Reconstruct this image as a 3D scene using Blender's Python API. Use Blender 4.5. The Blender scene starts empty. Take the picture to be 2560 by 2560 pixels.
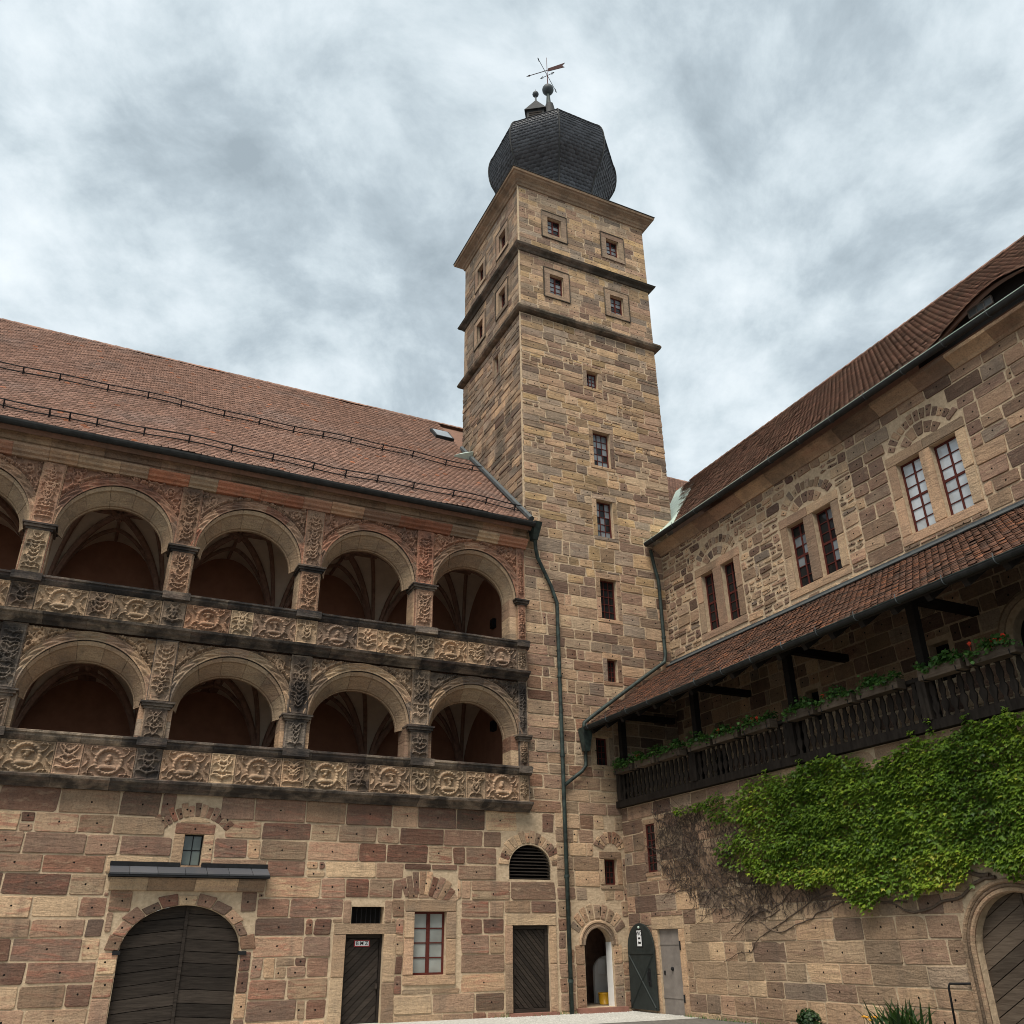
import bpy, math, random
import numpy as np
from mathutils import Vector, Matrix

# ------------------------------------------------------------------ camera, sky, sun, exposure
scn = bpy.context.scene
CAM = np.array([0.0, -24.0, 1.6])
YAW, PIT, ROL, FPX = math.radians(25.9), math.radians(26.31), math.radians(-0.74), 2183.5 / 2560
_f = np.array([math.sin(YAW) * math.cos(PIT), math.cos(YAW) * math.cos(PIT), math.sin(PIT)])
_r = np.array([math.cos(YAW), -math.sin(YAW), 0.0]); _u = np.cross(_r, _f)
_r2 = _r * math.cos(ROL) + _u * math.sin(ROL); _u2 = -_r * math.sin(ROL) + _u * math.cos(ROL)
cam = bpy.data.cameras.new('camera'); cam.sensor_width = 36; cam.lens = 36 * FPX; cam.clip_end = 2000; cam.clip_start = .1
camo = bpy.data.objects.new('camera', cam); scn.collection.objects.link(camo)
camo.matrix_world = Matrix(((_r2[0], _u2[0], -_f[0], CAM[0]), (_r2[1], _u2[1], -_f[1], CAM[1]), (_r2[2], _u2[2], -_f[2], CAM[2]), (0, 0, 0, 1)))
scn.camera = camo

SUN_EL, SUN_AZ = math.radians(60), math.atan2(-.68, -.73)      # where the brightest part of the overcast stands
SUN_DIR = Vector((math.cos(SUN_EL) * math.sin(SUN_AZ), math.cos(SUN_EL) * math.cos(SUN_AZ), math.sin(SUN_EL)))
sun = bpy.data.lights.new('sun', 'SUN'); sun.energy = 1.5; sun.angle = math.radians(34); sun.color = (1, .935, .84)
suno = bpy.data.objects.new('sun', sun); scn.collection.objects.link(suno); suno.location = (0, -30, 60)
suno.rotation_euler = SUN_DIR.to_track_quat('Z', 'Y').to_euler()
vs = scn.view_settings
vs.view_transform = 'Standard'; vs.look = 'None'; vs.exposure = 1.64; vs.gamma = 1; vs.use_curve_mapping = False
scn.render.engine = 'CYCLES'; scn.cycles.use_denoising = True; scn.cycles.filter_width = 1.0; scn.cycles.max_bounces = 6; scn.cycles.diffuse_bounces = 4
try: scn.cycles.denoiser = 'OPENIMAGEDENOISE'
except Exception: pass

def nd(nt, t, ins=None, **props):
    n = nt.nodes.new(t)
    for k, v in props.items(): setattr(n, k, v)
    for k, v in (ins or {}).items():
        s = n.inputs[k]
        if isinstance(v, bpy.types.NodeSocket): nt.links.new(v, s)
        else: s.default_value = v
    return n
def c4(c): return (c[0], c[1], c[2], 1)
def ramp(nt, fac, stops, interp='LINEAR'):
    n = nt.nodes.new('ShaderNodeValToRGB'); cr = n.color_ramp; cr.interpolation = interp
    while len(cr.elements) < len(stops): cr.elements.new(.5)
    for e, (p, c) in zip(cr.elements, stops): e.position = p; e.color = c4(c) if hasattr(c, '__len__') else (c, c, c, 1)
    nt.links.new(fac, n.inputs[0]); return n.outputs[0]
def mixc(nt, fac, a, b, mode='MIX'):
    n = nt.nodes.new('ShaderNodeMix'); n.data_type = 'RGBA'; n.blend_type = mode
    for s, v in ((n.inputs[0], fac), (n.inputs[6], a), (n.inputs[7], b)):
        if isinstance(v, bpy.types.NodeSocket): nt.links.new(v, s)
        else: s.default_value = v if not hasattr(v, '__len__') or len(v) == 4 else c4(v)
    return n.outputs[2]
def mth(nt, op, a, b=0.0, c=None):
    n = nt.nodes.new('ShaderNodeMath'); n.operation = op
    for i, v in enumerate((a, b) if c is None else (a, b, c)):
        if isinstance(v, bpy.types.NodeSocket): nt.links.new(v, n.inputs[i])
        else: n.inputs[i].default_value = v
    return n.outputs[0]
def vmul(nt, v, s):
    return nd(nt, 'ShaderNodeVectorMath', {0: v, 1: s}, operation='MULTIPLY').outputs[0]
def vadd(nt, v, s):
    return nd(nt, 'ShaderNodeVectorMath', {0: v, 1: s}, operation='ADD').outputs[0]
def noise(nt, vec, scale, detail=4, rough=.55, dist=0.0):
    return nd(nt, 'ShaderNodeTexNoise', {'Vector': vec, 'Scale': scale, 'Detail': detail, 'Roughness': rough, 'Distortion': dist}).outputs[0]

world = bpy.data.worlds.new('World'); scn.world = world; world.use_nodes = True
wt = world.node_tree; wt.nodes.clear()
wd = nd(wt, 'ShaderNodeTexCoord').outputs['Generated']
wz = nd(wt, 'ShaderNodeSeparateXYZ', {0: wd}).outputs[2]
wi = mth(wt, 'DIVIDE', 1.0, mth(wt, 'ADD', mth(wt, 'MAXIMUM', wz, 0.0), .42))
wp = nd(wt, 'ShaderNodeVectorMath', {0: wd, 'Scale': wi}, operation='SCALE').outputs[0]
wp = nd(wt, 'ShaderNodeMapping', {'Vector': wp, 'Rotation': (0, 0, math.radians(26)), 'Scale': (1.0, 1.0, 0.0), 'Location': (4.3, 2.15, 0)}).outputs[0]
ww = nd(wt, 'ShaderNodeTexNoise', {'Vector': wp, 'Scale': 2.2, 'Detail': 1}).outputs[1]
wq = vadd(wt, wp, vmul(wt, vadd(wt, ww, (-.5, -.5, -.5)), (.16, .16, .16)))
big = noise(wt, wq, 3.4, 3, .5)
wst = nd(wt, 'ShaderNodeMapping', {'Vector': wq, 'Scale': (1.2, 1.12, 1)}).outputs[0]
med = noise(wt, wst, 7.5, 11, .61, .12)
puff = nd(wt, 'ShaderNodeTexVoronoi', {'Vector': vadd(wt, wst, vmul(wt, nd(wt, 'ShaderNodeTexNoise', {'Vector': wst, 'Scale': 9.0, 'Detail': 6, 'Roughness': .62}).outputs[1], (.20, .20, .0))), 'Scale': 7.0}, feature='SMOOTH_F1').outputs[0]
soft = noise(wt, wp, .9, 2, .5)
wc = mth(wt, 'ADD', mth(wt, 'ADD', mth(wt, 'MULTIPLY', big, .36), mth(wt, 'MULTIPLY', med, .46)), mth(wt, 'ADD', mth(wt, 'MULTIPLY', mth(wt, 'SUBTRACT', .55, puff), .10), mth(wt, 'MULTIPLY', soft, .16)))
wcol = ramp(wt, wc, [(.36, (.29, .345, .38)), (.44, (.39, .455, .495)), (.50, (.50, .57, .607)), (.56, (.60, .665, .70)), (.64, (.70, .755, .78))])
sky = nd(wt, 'ShaderNodeTexSky', sky_type='NISHITA', sun_disc=False, sun_elevation=SUN_EL, sun_rotation=math.atan2(SUN_DIR.x, SUN_DIR.y) % (2 * math.pi))
wcol = mixc(wt, .93, vmul(wt, sky.outputs[0], (.1, .1, .1)), wcol)
wb = nd(wt, 'ShaderNodeBackground', {'Color': wcol, 'Strength': .445})
wo = nd(wt, 'ShaderNodeOutputWorld'); wt.links.new(wb.outputs[0], wo.inputs[0])

# ------------------------------------------------------------------ materials
MATS = {}
def newmat(name, rough=.85, spec=.25):
    m = bpy.data.materials.new(name); m.use_nodes = True; nt = m.node_tree
    b = nt.nodes['Principled BSDF']; b.inputs['Roughness'].default_value = rough; b.inputs['Specular IOR Level'].default_value = spec
    MATS[name] = m; return m, nt, b
def bump(nt, b, h, dist=.01, strength=1.0):
    n = nd(nt, 'ShaderNodeBump', {'Height': h, 'Distance': dist, 'Strength': strength}); nt.links.new(n.outputs[0], b.inputs['Normal'])
def rnd_attr(nt):
    a = nd(nt, 'ShaderNodeAttribute', attribute_name='rnd'); s = nd(nt, 'ShaderNodeSeparateColor', {0: a.outputs['Color']})
    return a.outputs['Vector'], s.outputs[0], s.outputs[1], s.outputs[2]

def stone_mat(name, stops, vein=(.30, .13, .09), veinf=.55, weather=.35, wcolr=(.075, .066, .058), hole=True, wscale=.55, wlo=.5, wvert=1.0):
    m, nt, b = newmat(name, .95, .06)
    rv, r, g, bb = rnd_attr(nt)
    pos = nd(nt, 'ShaderNodeNewGeometry').outputs['Position']
    off = vadd(nt, pos, vmul(nt, rv, (37, 41, 29)))
    col = ramp(nt, r, stops)
    sv = vmul(nt, off, (.9, .9, 5.5))
    st = noise(nt, sv, 1.5, 5, .6, .9)
    fst = mth(nt, 'MULTIPLY', ramp(nt, st, [(.5, 0.0), (.62, 1.0)]), mth(nt, 'MULTIPLY', g, veinf))
    col = mixc(nt, fst, col, vein)
    st2 = noise(nt, vmul(nt, off, (1.4, 1.4, 4)), 2.2, 4, .6, .4)
    col = mixc(nt, mth(nt, 'MULTIPLY', ramp(nt, st2, [(.54, 0.0), (.74, 1.0)]), .30), col, (.50, .385, .26))
    gr = noise(nt, pos, 26, 5, .7)
    col = mixc(nt, 1.0, col, ramp(nt, gr, [(.28, (.58, .58, .58)), (.5, (1, 1, 1)), (.75, (1.22, 1.2, 1.16))]), 'MULTIPLY')
    col = mixc(nt, 1.0, col, ramp(nt, bb, [(0, (.60, .60, .62)), (.5, (.98, .97, .96)), (1, (1.34, 1.31, 1.25))]), 'MULTIPLY')
    we = noise(nt, vmul(nt, pos, (1, 1, wvert)), wscale, 6, .62, .3)
    wef = mth(nt, 'MULTIPLY', ramp(nt, we, [(wlo, 0.0), (wlo + .2, 1.0)]), weather)
    col = mixc(nt, wef, col, wcolr)
    rs_ = noise(nt, vmul(nt, pos, (2.6, 2.6, .16)), 1.6, 5, .6)
    col = mixc(nt, mth(nt, 'MULTIPLY', ramp(nt, rs_, [(.52, 0.0), (.72, 1.0)]), .32), col, tuple(c * .9 for c in wcolr))
    h = mth(nt, 'ADD', mth(nt, 'MULTIPLY', gr, .5), mth(nt, 'ADD', st, mth(nt, 'MULTIPLY', st2, .7)))
    if hole:
        lo = nd(nt, 'ShaderNodeAttribute', attribute_name='loc').outputs['Vector']
        jit = vmul(nt, vadd(nt, rv, (-.5, -.5, -.5)), (.12, .08, 0))
        d = nd(nt, 'ShaderNodeVectorMath', {0: lo, 1: jit}, operation='DISTANCE').outputs['Value']
        hf = mth(nt, 'MULTIPLY', mth(nt, 'LESS_THAN', mth(nt, 'ADD', d, mth(nt, 'MULTIPLY', gr, .016)), .030), mth(nt, 'GREATER_THAN', g, .22))
        col = mixc(nt, hf, col, (.012, .01, .009))
        h = mth(nt, 'SUBTRACT', h, mth(nt, 'MULTIPLY', hf, 2.5))
    nt.links.new(col, b.inputs['Base Color']); bump(nt, b, h, .028, 1.0)
    return m

TAN, BUFF, GREY, RED, PURP, DBR, YEL, PINK = (.381, .257, .164), (.443, .322, .208), (.258, .204, .158), (.170, .088, .060), (.205, .134, .100), (.140, .093, .068), (.405, .278, .147), (.352, .228, .155)
stone_mat('stone_red_buff', [(0, TAN), (.14, BUFF), (.22, PINK), (.30, PURP), (.42, RED), (.56, PURP), (.66, RED), (.74, TAN), (.84, DBR), (.92, PINK), (1, BUFF)], veinf=.85, weather=.30, wscale=1.2)
stone_mat('stone_tower', [(0, TAN), (.2, YEL), (.34, TAN), (.5, GREY), (.62, PINK), (.74, PURP), (.84, TAN), (.93, GREY), (1, BUFF)], vein=(.20, .12, .085), veinf=.65, weather=.50, wcolr=(.10, .085, .066), wlo=.50, wscale=1.3)
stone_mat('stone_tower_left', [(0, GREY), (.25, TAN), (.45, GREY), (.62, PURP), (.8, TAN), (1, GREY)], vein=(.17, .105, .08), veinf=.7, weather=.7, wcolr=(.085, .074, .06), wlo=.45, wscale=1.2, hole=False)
stone_mat('stone_tower_low', [(0, TAN), (.2, BUFF), (.34, PINK), (.5, PURP), (.6, TAN), (.74, RED), (.84, TAN), (.93, GREY), (1, BUFF)], vein=(.24, .13, .10), veinf=.65, weather=.38, wcolr=(.11, .092, .072), wscale=1.0)
stone_mat('stone_brown', [(0, PURP), (.18, TAN), (.34, PURP), (.5, DBR), (.62, PINK), (.74, PURP), (.84, TAN), (.93, GREY), (1, BUFF)], vein=(.16, .085, .07), veinf=.7, weather=.35, wscale=1.3)
stone_mat('stone_buff', [(0, TAN), (.2, BUFF), (.4, TAN), (.55, PINK), (.66, BUFF), (.78, PURP), (.86, TAN), (1, GREY)], vein=(.27, .16, .12), veinf=.45, weather=.22, wscale=1.1)
stone_mat('trim_stone', [(0, TAN), (.3, (.40, .295, .195)), (.6, PINK), (1, TAN)], vein=(.26, .17, .125), veinf=.5, weather=.45, wcolr=(.12, .10, .08), hole=False, wscale=1.4, wlo=.48)
stone_mat('tower_trim', [(0, (.32, .235, .155)), (.4, (.27, .20, .145)), (.7, (.31, .205, .145)), (1, (.33, .24, .16))], vein=(.2, .13, .095), veinf=.5, weather=.5, wcolr=(.10, .085, .066), hole=False, wscale=1.4, wlo=.48)
stone_mat('carved_red', [(0, PINK), (.3, (.34, .165, .11)), (.5, TAN), (.7, (.30, .135, .09)), (.85, PINK), (1, BUFF)], veinf=.3, weather=.62, wcolr=(.07, .055, .048), hole=False, wlo=.47, wscale=1.6)
stone_mat('carved_buff', [(0, TAN), (.3, BUFF), (.5, PINK), (.75, GREY), (1, TAN)], veinf=.25, weather=.62, wcolr=(.05, .045, .042), hole=False, wlo=.47, wscale=1.3)
stone_mat('carved_black', [(0, GREY), (.3, TAN), (.5, (.13, .11, .095)), (.75, GREY), (1, (.16, .12, .10))], veinf=.25, weather=.85, wcolr=(.028, .026, .026), hole=False, wlo=.42, wscale=1.1)
stone_mat('crusted_rail', [(0, (.14, .11, .09)), (.4, (.09, .078, .068)), (.7, GREY), (1, (.10, .085, .075))], veinf=.2, weather=.85, wcolr=(.022, .021, .021), hole=False, wlo=.40, wscale=1.6)
stone_mat('red_moulding', [(0, (.35, .145, .085)), (.45, (.31, .13, .08)), (.7, PINK), (.85, TAN), (1, (.30, .12, .075))], veinf=.3, weather=.35, hole=False, wscale=1.0)
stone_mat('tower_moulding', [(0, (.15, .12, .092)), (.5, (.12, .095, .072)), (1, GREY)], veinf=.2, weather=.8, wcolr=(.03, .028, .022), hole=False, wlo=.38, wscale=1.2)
stone_mat('cornice_stone', [(0, TAN), (.5, (.30, .21, .14)), (1, PINK)], veinf=.3, weather=.55, wcolr=(.06, .05, .04), hole=False, wlo=.46, wscale=1.0)

def plain(name, col, rough=.8, var=.25, scale=6, spec=.25, metallic=0.0, bmp=.006, col2=None, zs=1.0, transmission=0.0):
    m, nt, b = newmat(name, rough, spec); b.inputs['Metallic'].default_value = metallic
    pos = nd(nt, 'ShaderNodeNewGeometry').outputs['Position']
    n1 = noise(nt, vmul(nt, pos, (1, 1, zs)), scale, 6, .65, .2)
    lo = tuple(c * (1 - var) for c in col); hi = tuple(min(1, c * (1 + var)) for c in (col2 or col))
    c = ramp(nt, n1, [(.3, lo), (.7, hi)])
    nt.links.new(c, b.inputs['Base Color'])
    if bmp: bump(nt, b, n1, bmp)
    return m
plain('mortar', (.45, .335, .22), .95, .16, 9, .05, col2=(.49, .375, .255), bmp=.03)
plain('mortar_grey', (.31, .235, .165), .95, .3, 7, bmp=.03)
plain('plaster_red', (.26, .125, .075), .9, .15, 2.5, bmp=.004)
plain('plaster_vault', (.58, .50, .40), .9, .14, 2.0, bmp=.004)
plain('rib_stone', (.24, .15, .11), .9, .3, 6)
plain('white_plaster', (.72, .71, .68), .9, .06, 4)
plain('copper_verdigris', (.013, .016, .0155), .6, .5, 5, .3, .0, col2=(.028, .042, .036))
plain('copper_pale', (.40, .50, .43), .6, .18, 3, .4, 0.0, col2=(.46, .55, .48))
plain('gutter_dark', (.026, .026, .025), .7, .4, 5, .2, .0)
plain('lead', (.06, .068, .07), .6, .3, 6, .25, .0)
plain('iron_black', (.013, .013, .014), .65, .3, 9, .15)
plain('iron_green', (.024, .029, .027), .6, .25, 5, .2)
plain('metal_grey', (.20, .175, .155), .6, .22, 3.5, .3)
plain('red_frame', (.085, .022, .017), .7, .25, 12, .1)
plain('maroon', (.045, .014, .012), .7, .2, 9, .1)
plain('white_paint', (.75, .76, .76), .5, .05, 8)
plain('yellow_plastic', (.62, .33, .02), .4, .06, 6, .4)
plain('black_paint', (.01, .01, .011), .6, .2, 6)
plain('sign_red', (.30, .03, .03), .5, .1, 6)
plain('doorstep', (.24, .115, .085), .9, .2, 5)
plain('petal_red', (.72, .07, .03), .6, .25, 30)
plain('petal_orange', (.7, .33, .03), .6, .2, 30)
plain('soil_dark', (.03, .022, .016), .95, .3, 10)
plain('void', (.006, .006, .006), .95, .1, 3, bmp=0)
plain('cobble_grey', (.13, .12, .105), .95, .35, 9, bmp=.04)
plain('gravel_pale', (.46, .45, .41), .95, .35, 14, bmp=.04)

def wood(name, col, col2, rough=.75, ax=(1, 1, 14)):
    m, nt, b = newmat(name, rough, .08)
    rv, r, g, bb = rnd_attr(nt)
    pos = nd(nt, 'ShaderNodeNewGeometry').outputs['Position']
    p = vadd(nt, pos, vmul(nt, rv, (17, 13, 19)))
    n1 = noise(nt, vmul(nt, p, ax), 2.2, 6, .65, .4)
    c = ramp(nt, n1, [(.3, col), (.72, col2)])
    c = mixc(nt, 1.0, c, ramp(nt, bb, [(0, (.66, .66, .66)), (1, (1.25, 1.22, 1.18))]), 'MULTIPLY')
    nt.links.new(c, b.inputs['Base Color']); bump(nt, b, n1, .008)
wood('wood_gate', (.020, .016, .0135), (.052, .042, .035))
wood('wood_gate_brown', (.065, .048, .036), (.135, .105, .080))
wood('wood_gallery', (.016, .0125, .0105), (.043, .035, .029), ax=(6, 6, 1.2))
wood('wood_beam', (.012, .010, .009), (.03, .025, .022))

def tile_mat(name, stops, lich=.25, lichc=(.10, .085, .07), patch=None):
    m, nt, b = newmat(name, .9, .10)
    rv, r, g, bb = rnd_attr(nt)
    pos = nd(nt, 'ShaderNodeNewGeometry').outputs['Position']
    c = ramp(nt, r, stops)
    if patch:
        pn = noise(nt, pos, patch[0], 4, .6, .3)
        c = mixc(nt, mth(nt, 'MULTIPLY', ramp(nt, pn, [(.5, 0.0), (.66, 1.0)]), patch[2]), c, patch[1])
    n1 = noise(nt, vadd(nt, pos, vmul(nt, rv, (9, 9, 9))), 11, 5, .65)
    c = mixc(nt, mth(nt, 'MULTIPLY', ramp(nt, n1, [(.45, 0.0), (.7, 1.0)]), lich), c, lichc)
    c = mixc(nt, 1.0, c, ramp(nt, bb, [(0, (.72, .72, .72)), (1, (1.2, 1.2, 1.2))]), 'MULTIPLY')
    nt.links.new(c, b.inputs['Base Color']); bump(nt, b, n1, .006)
tile_mat('tile_red', [(0, (.30, .175, .128)), (.5, (.33, .193, .143)), (.85, (.28, .17, .13)), (.985, (.31, .182, .132)), (.994, (.44, .17, .09)), (1, (.44, .17, .09))], .30, (.22, .17, .14), patch=(.35, (.26, .185, .155), .6))
tile_mat('tile_brown', [(0, (.205, .118, .085)), (.5, (.28, .152, .108)), (.8, (.18, .112, .083)), (1, (.33, .175, .122))], .45, (.105, .08, .062), patch=(1.1, (.14, .10, .075), .55))
tile_mat('tile_orange', [(0, (.125, .068, .048)), (.4, (.19, .095, .062)), (.7, (.135, .08, .06)), (.92, (.30, .125, .065)), (1, (.09, .06, .048))], .55, (.06, .047, .038), patch=(1.3, (.08, .058, .046), .85))
tile_mat('slate', [(0, (.056, .058, .066)), (.5, (.084, .087, .097)), (1, (.045, .046, .053))], .4, (.08, .08, .08))
MATS['slate'].node_tree.nodes['Principled BSDF'].inputs['Roughness'].default_value = .46; MATS['slate'].node_tree.nodes['Principled BSDF'].inputs['Specular IOR Level'].default_value = .5

def glassm(name, col, rough=.06, spec=.6, var=.2):
    m, nt, b = newmat(name, rough, spec)
    pos = nd(nt, 'ShaderNodeNewGeometry').outputs['Position']
    rv, r, g, bb = rnd_attr(nt)
    n1 = noise(nt, vadd(nt, pos, vmul(nt, rv, (7, 7, 7))), 1.6, 3, .5)
    c = ramp(nt, n1, [(.35, tuple(x * (1 - var) for x in col)), (.65, tuple(min(1, x * (1 + var)) for x in col))])
    c = mixc(nt, 1.0, c, ramp(nt, bb, [(0, (.8, .8, .8)), (1, (1.15, 1.15, 1.15))]), 'MULTIPLY')
    nt.links.new(c, b.inputs['Base Color']); bump(nt, b, noise(nt, pos, 3.5, 2, .5), .004)
glassm('glass_dark', (.012, .013, .014), .12, .25)
glassm('glass_mid', (.16, .175, .185), .12, .4)
glassm('glass_sky_reflected', (.46, .49, .51))  # pale sky reflection put into the pane's base colour
glassm('glass_frosted', (.26, .27, .25), .3)
glassm('glass_curtain', (.10, .12, .105), .15)

def leafmat(name, stops):
    m, nt, b = newmat(name, .5, .35)
    rv, r, g, bb = rnd_attr(nt)
    c = ramp(nt, r, stops)
    c = mixc(nt, 1.0, c, ramp(nt, bb, [(0, (.6, .6, .6)), (1, (1.3, 1.3, 1.25))]), 'MULTIPLY')
    nt.links.new(c, b.inputs['Base Color'])
    tr = nd(nt, 'ShaderNodeBsdfTranslucent', {'Color': mixc(nt, 1.0, c, (1.5, 1.6, .7), 'MULTIPLY')})
    mx = nd(nt, 'ShaderNodeMixShader', {0: .30, 1: b.outputs[0], 2: tr.outputs[0]})
    out = nt.nodes['Material Output']; nt.links.new(mx.outputs[0], out.inputs[0])
leafmat('leaf_creeper', [(0, (.042, .085, .010)), (.35, (.088, .158, .015)), (.7, (.165, .245, .022)), (.92, (.24, .30, .03)), (1, (.33, .32, .045))])
leafmat('leaf_geranium', [(0, (.035, .085, .02)), (.6, (.07, .15, .035)), (1, (.10, .20, .05))])
leafmat('leaf_dark', [(0, (.014, .035, .012)), (.6, (.028, .06, .02)), (1, (.05, .09, .03))])
plain('twig', (.075, .055, .044), .9, .35, 14)
plain('stem_bark', (.12, .085, .062), .9, .35, 14)

# ------------------------------------------------------------------ mesh helpers
ORG = {}
COL = scn.collection
def tag(o, label=None, cat=None, group=None, kind=None):
    for k, v in (('label', label), ('category', cat), ('group', group), ('kind', kind)):
        if v: o[k] = v
    return o
def thing(name, label, cat, loc=(0, 0, 0), group=None):
    o = bpy.data.objects.new(name, None); COL.objects.link(o); o.location = loc; o.empty_display_size = .3
    ORG[o] = np.array(loc, float); return tag(o, label, cat, group)
def make_obj(name, V, F, mat, parent=None, rnd=None, loc=None, smooth=False, kind=None, label=None):
    V = np.asarray(V, float)
    lo, hi = V.min(0), V.max(0); org = np.array([(lo[0] + hi[0]) / 2, (lo[1] + hi[1]) / 2, lo[2]])
    me = bpy.data.meshes.new(name)
    if isinstance(F, np.ndarray):
        nf, k = F.shape
        me.vertices.add(len(V)); me.vertices.foreach_set('co', (V - org).astype(np.float32).ravel())
        me.loops.add(nf * k); me.loops.foreach_set('vertex_index', F.astype(np.int32).ravel())
        me.polygons.add(nf); me.polygons.foreach_set('loop_start', np.arange(0, nf * k, k, dtype=np.int32))
        me.update(calc_edges=True)
    else:
        me.from_pydata((V - org).tolist(), [], F)
    nf = len(me.polygons)
    if rnd is None: rnd = np.tile(np.array([random.random(), random.random(), random.random()]), (nf, 1))
    rnd = np.asarray(rnd, float)
    if rnd.ndim == 1: rnd = np.tile(rnd, (nf, 1))
    a = me.attributes.new('rnd', 'FLOAT_COLOR', 'FACE')
    a.data.foreach_set('color', np.concatenate([rnd, np.ones((nf, 1))], 1).astype(np.float32).ravel())
    if loc is not None:
        a = me.attributes.new('loc', 'FLOAT_VECTOR', 'POINT'); a.data.foreach_set('vector', np.asarray(loc, np.float32).ravel())
    if smooth: me.polygons.foreach_set('use_smooth', np.ones(nf, bool))
    me.materials.append(MATS[mat])
    o = bpy.data.objects.new(name, me); COL.objects.link(o)
    if parent is not None: o.parent = parent; o.location = org - ORG[parent]
    else: o.location = org
    ORG[o] = org
    return tag(o, label, kind=kind)
def share(o, name, parent, delta):
    c = bpy.data.objects.new(name, o.data); COL.objects.link(c)
    org = ORG[o] + np.array(delta); c.parent = parent; c.location = org - (ORG[parent] if parent is not None else 0); ORG[c] = org
    return c

class MB:
    def __init__(s): s.V = []; s.F = []; s.R = []; s.L = []
    def add(s, vs, fs, r=None, loc=None):
        n = len(s.V); s.V.extend([tuple(v) for v in vs]); s.F.extend([tuple(i + n for i in f) for f in fs])
        if r is None: r = (random.random(), random.random(), random.random())
        s.R.extend([r] * len(fs)); s.L.extend(loc if loc is not None else [(9, 9, 9)] * len(vs))
        return s
    def hexa(s, p, r=None):      # 8 points: 4 bottom, 4 top
        return s.add(p, [(0, 3, 2, 1), (4, 5, 6, 7), (0, 1, 5, 4), (1, 2, 6, 5), (2, 3, 7, 6), (3, 0, 4, 7)], r)
    def box(s, x0, x1, y0, y1, z0, z1, r=None):
        return s.hexa([(x0, y0, z0), (x1, y0, z0), (x1, y1, z0), (x0, y1, z0), (x0, y0, z1), (x1, y0, z1), (x1, y1, z1), (x0, y1, z1)], r)
    def fbox(s, fr, u0, u1, v0, v1, w0, w1, r=None):
        return s.hexa([fr(u0, v0, w1), fr(u1, v0, w1), fr(u1, v0, w0), fr(u0, v0, w0), fr(u0, v1, w1), fr(u1, v1, w1), fr(u1, v1, w0), fr(u0, v1, w0)], r)
    def quad(s, a, b, c, d, r=None): return s.add([a, b, c, d], [(0, 1, 2, 3)], r)
    def tube(s, pts, rad, n=8, r=None, cap=True):
        pts = [np.array(p, float) for p in pts]; rads = rad if hasattr(rad, '__len__') else [rad] * len(pts)
        vs = []; prev = None
        for i, p in enumerate(pts):
            t = (pts[min(i + 1, len(pts) - 1)] - pts[max(i - 1, 0)]); t = t / (np.linalg.norm(t) + 1e-9)
            if prev is None:
                a = np.array([0, 0, 1.]) if abs(t[2]) < .9 else np.array([1., 0, 0])
            else: a = prev
            x = a - t * (a @ t); x /= np.linalg.norm(x) + 1e-9; y = np.cross(t, x); prev = x
            for k in range(n):
                an = 2 * math.pi * k / n; vs.append(p + rads[i] * (x * math.cos(an) + y * math.sin(an)))
        fs = [(i * n + k, i * n + (k + 1) % n, (i + 1) * n + (k + 1) % n, (i + 1) * n + k) for i in range(len(pts) - 1) for k in range(n)]
        if cap: fs += [tuple(range(n)), tuple(range((len(pts) - 1) * n, len(pts) * n))]
        return s.add(vs, fs, r)
    def sphere(s, c, rad, n=12, m=8, r=None, sc=(1, 1, 1)):
        vs = []; fs = []
        for i in range(m + 1):
            a = math.pi * i / m
            for k in range(n):
                b = 2 * math.pi * k / n
                vs.append((c[0] + sc[0] * rad * math.sin(a) * math.cos(b), c[1] + sc[1] * rad * math.sin(a) * math.sin(b), c[2] + sc[2] * rad * math.cos(a)))
        for i in range(m):
            for k in range(n): fs.append((i * n + k, i * n + (k + 1) % n, (i + 1) * n + (k + 1) % n, (i + 1) * n + k))
        return s.add(vs, fs, r)
    def build(s, name, mat, parent=None, smooth=False, kind=None, label=None):
        return make_obj(name, s.V, s.F, mat, parent, np.array(s.R), np.array(s.L), smooth, kind, label)

# wall frames: u along the wall, v up, w out of the wall
def FRY(y0=0.0): return lambda u, v, w: (u, y0 - w, v)          # faces the camera (-Y)
def FRX(x0): return lambda u, v, w: (x0 - w, u, v)              # faces -X
FL = FRY(0.0)
XT0, XT1, YT1 = 12.15, 18.30, 5.72
XL, XU = 15.27, 17.68
FTL, FRL, FRU = FRX(XT0), FRX(XL), FRX(XU)
def project(p):
    d = np.asarray(p, float) - CAM; z = d @ _f
    return (d @ _r2) / z * FPX + .5, .5 - (d @ _u2) / z * FPX, z
def seen_size(c, area):
    x, y, z = project(c)
    return area / z ** 2 if z > 0 and -.02 < x < 1.02 and -.02 < y < 1.02 else -1

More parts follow.
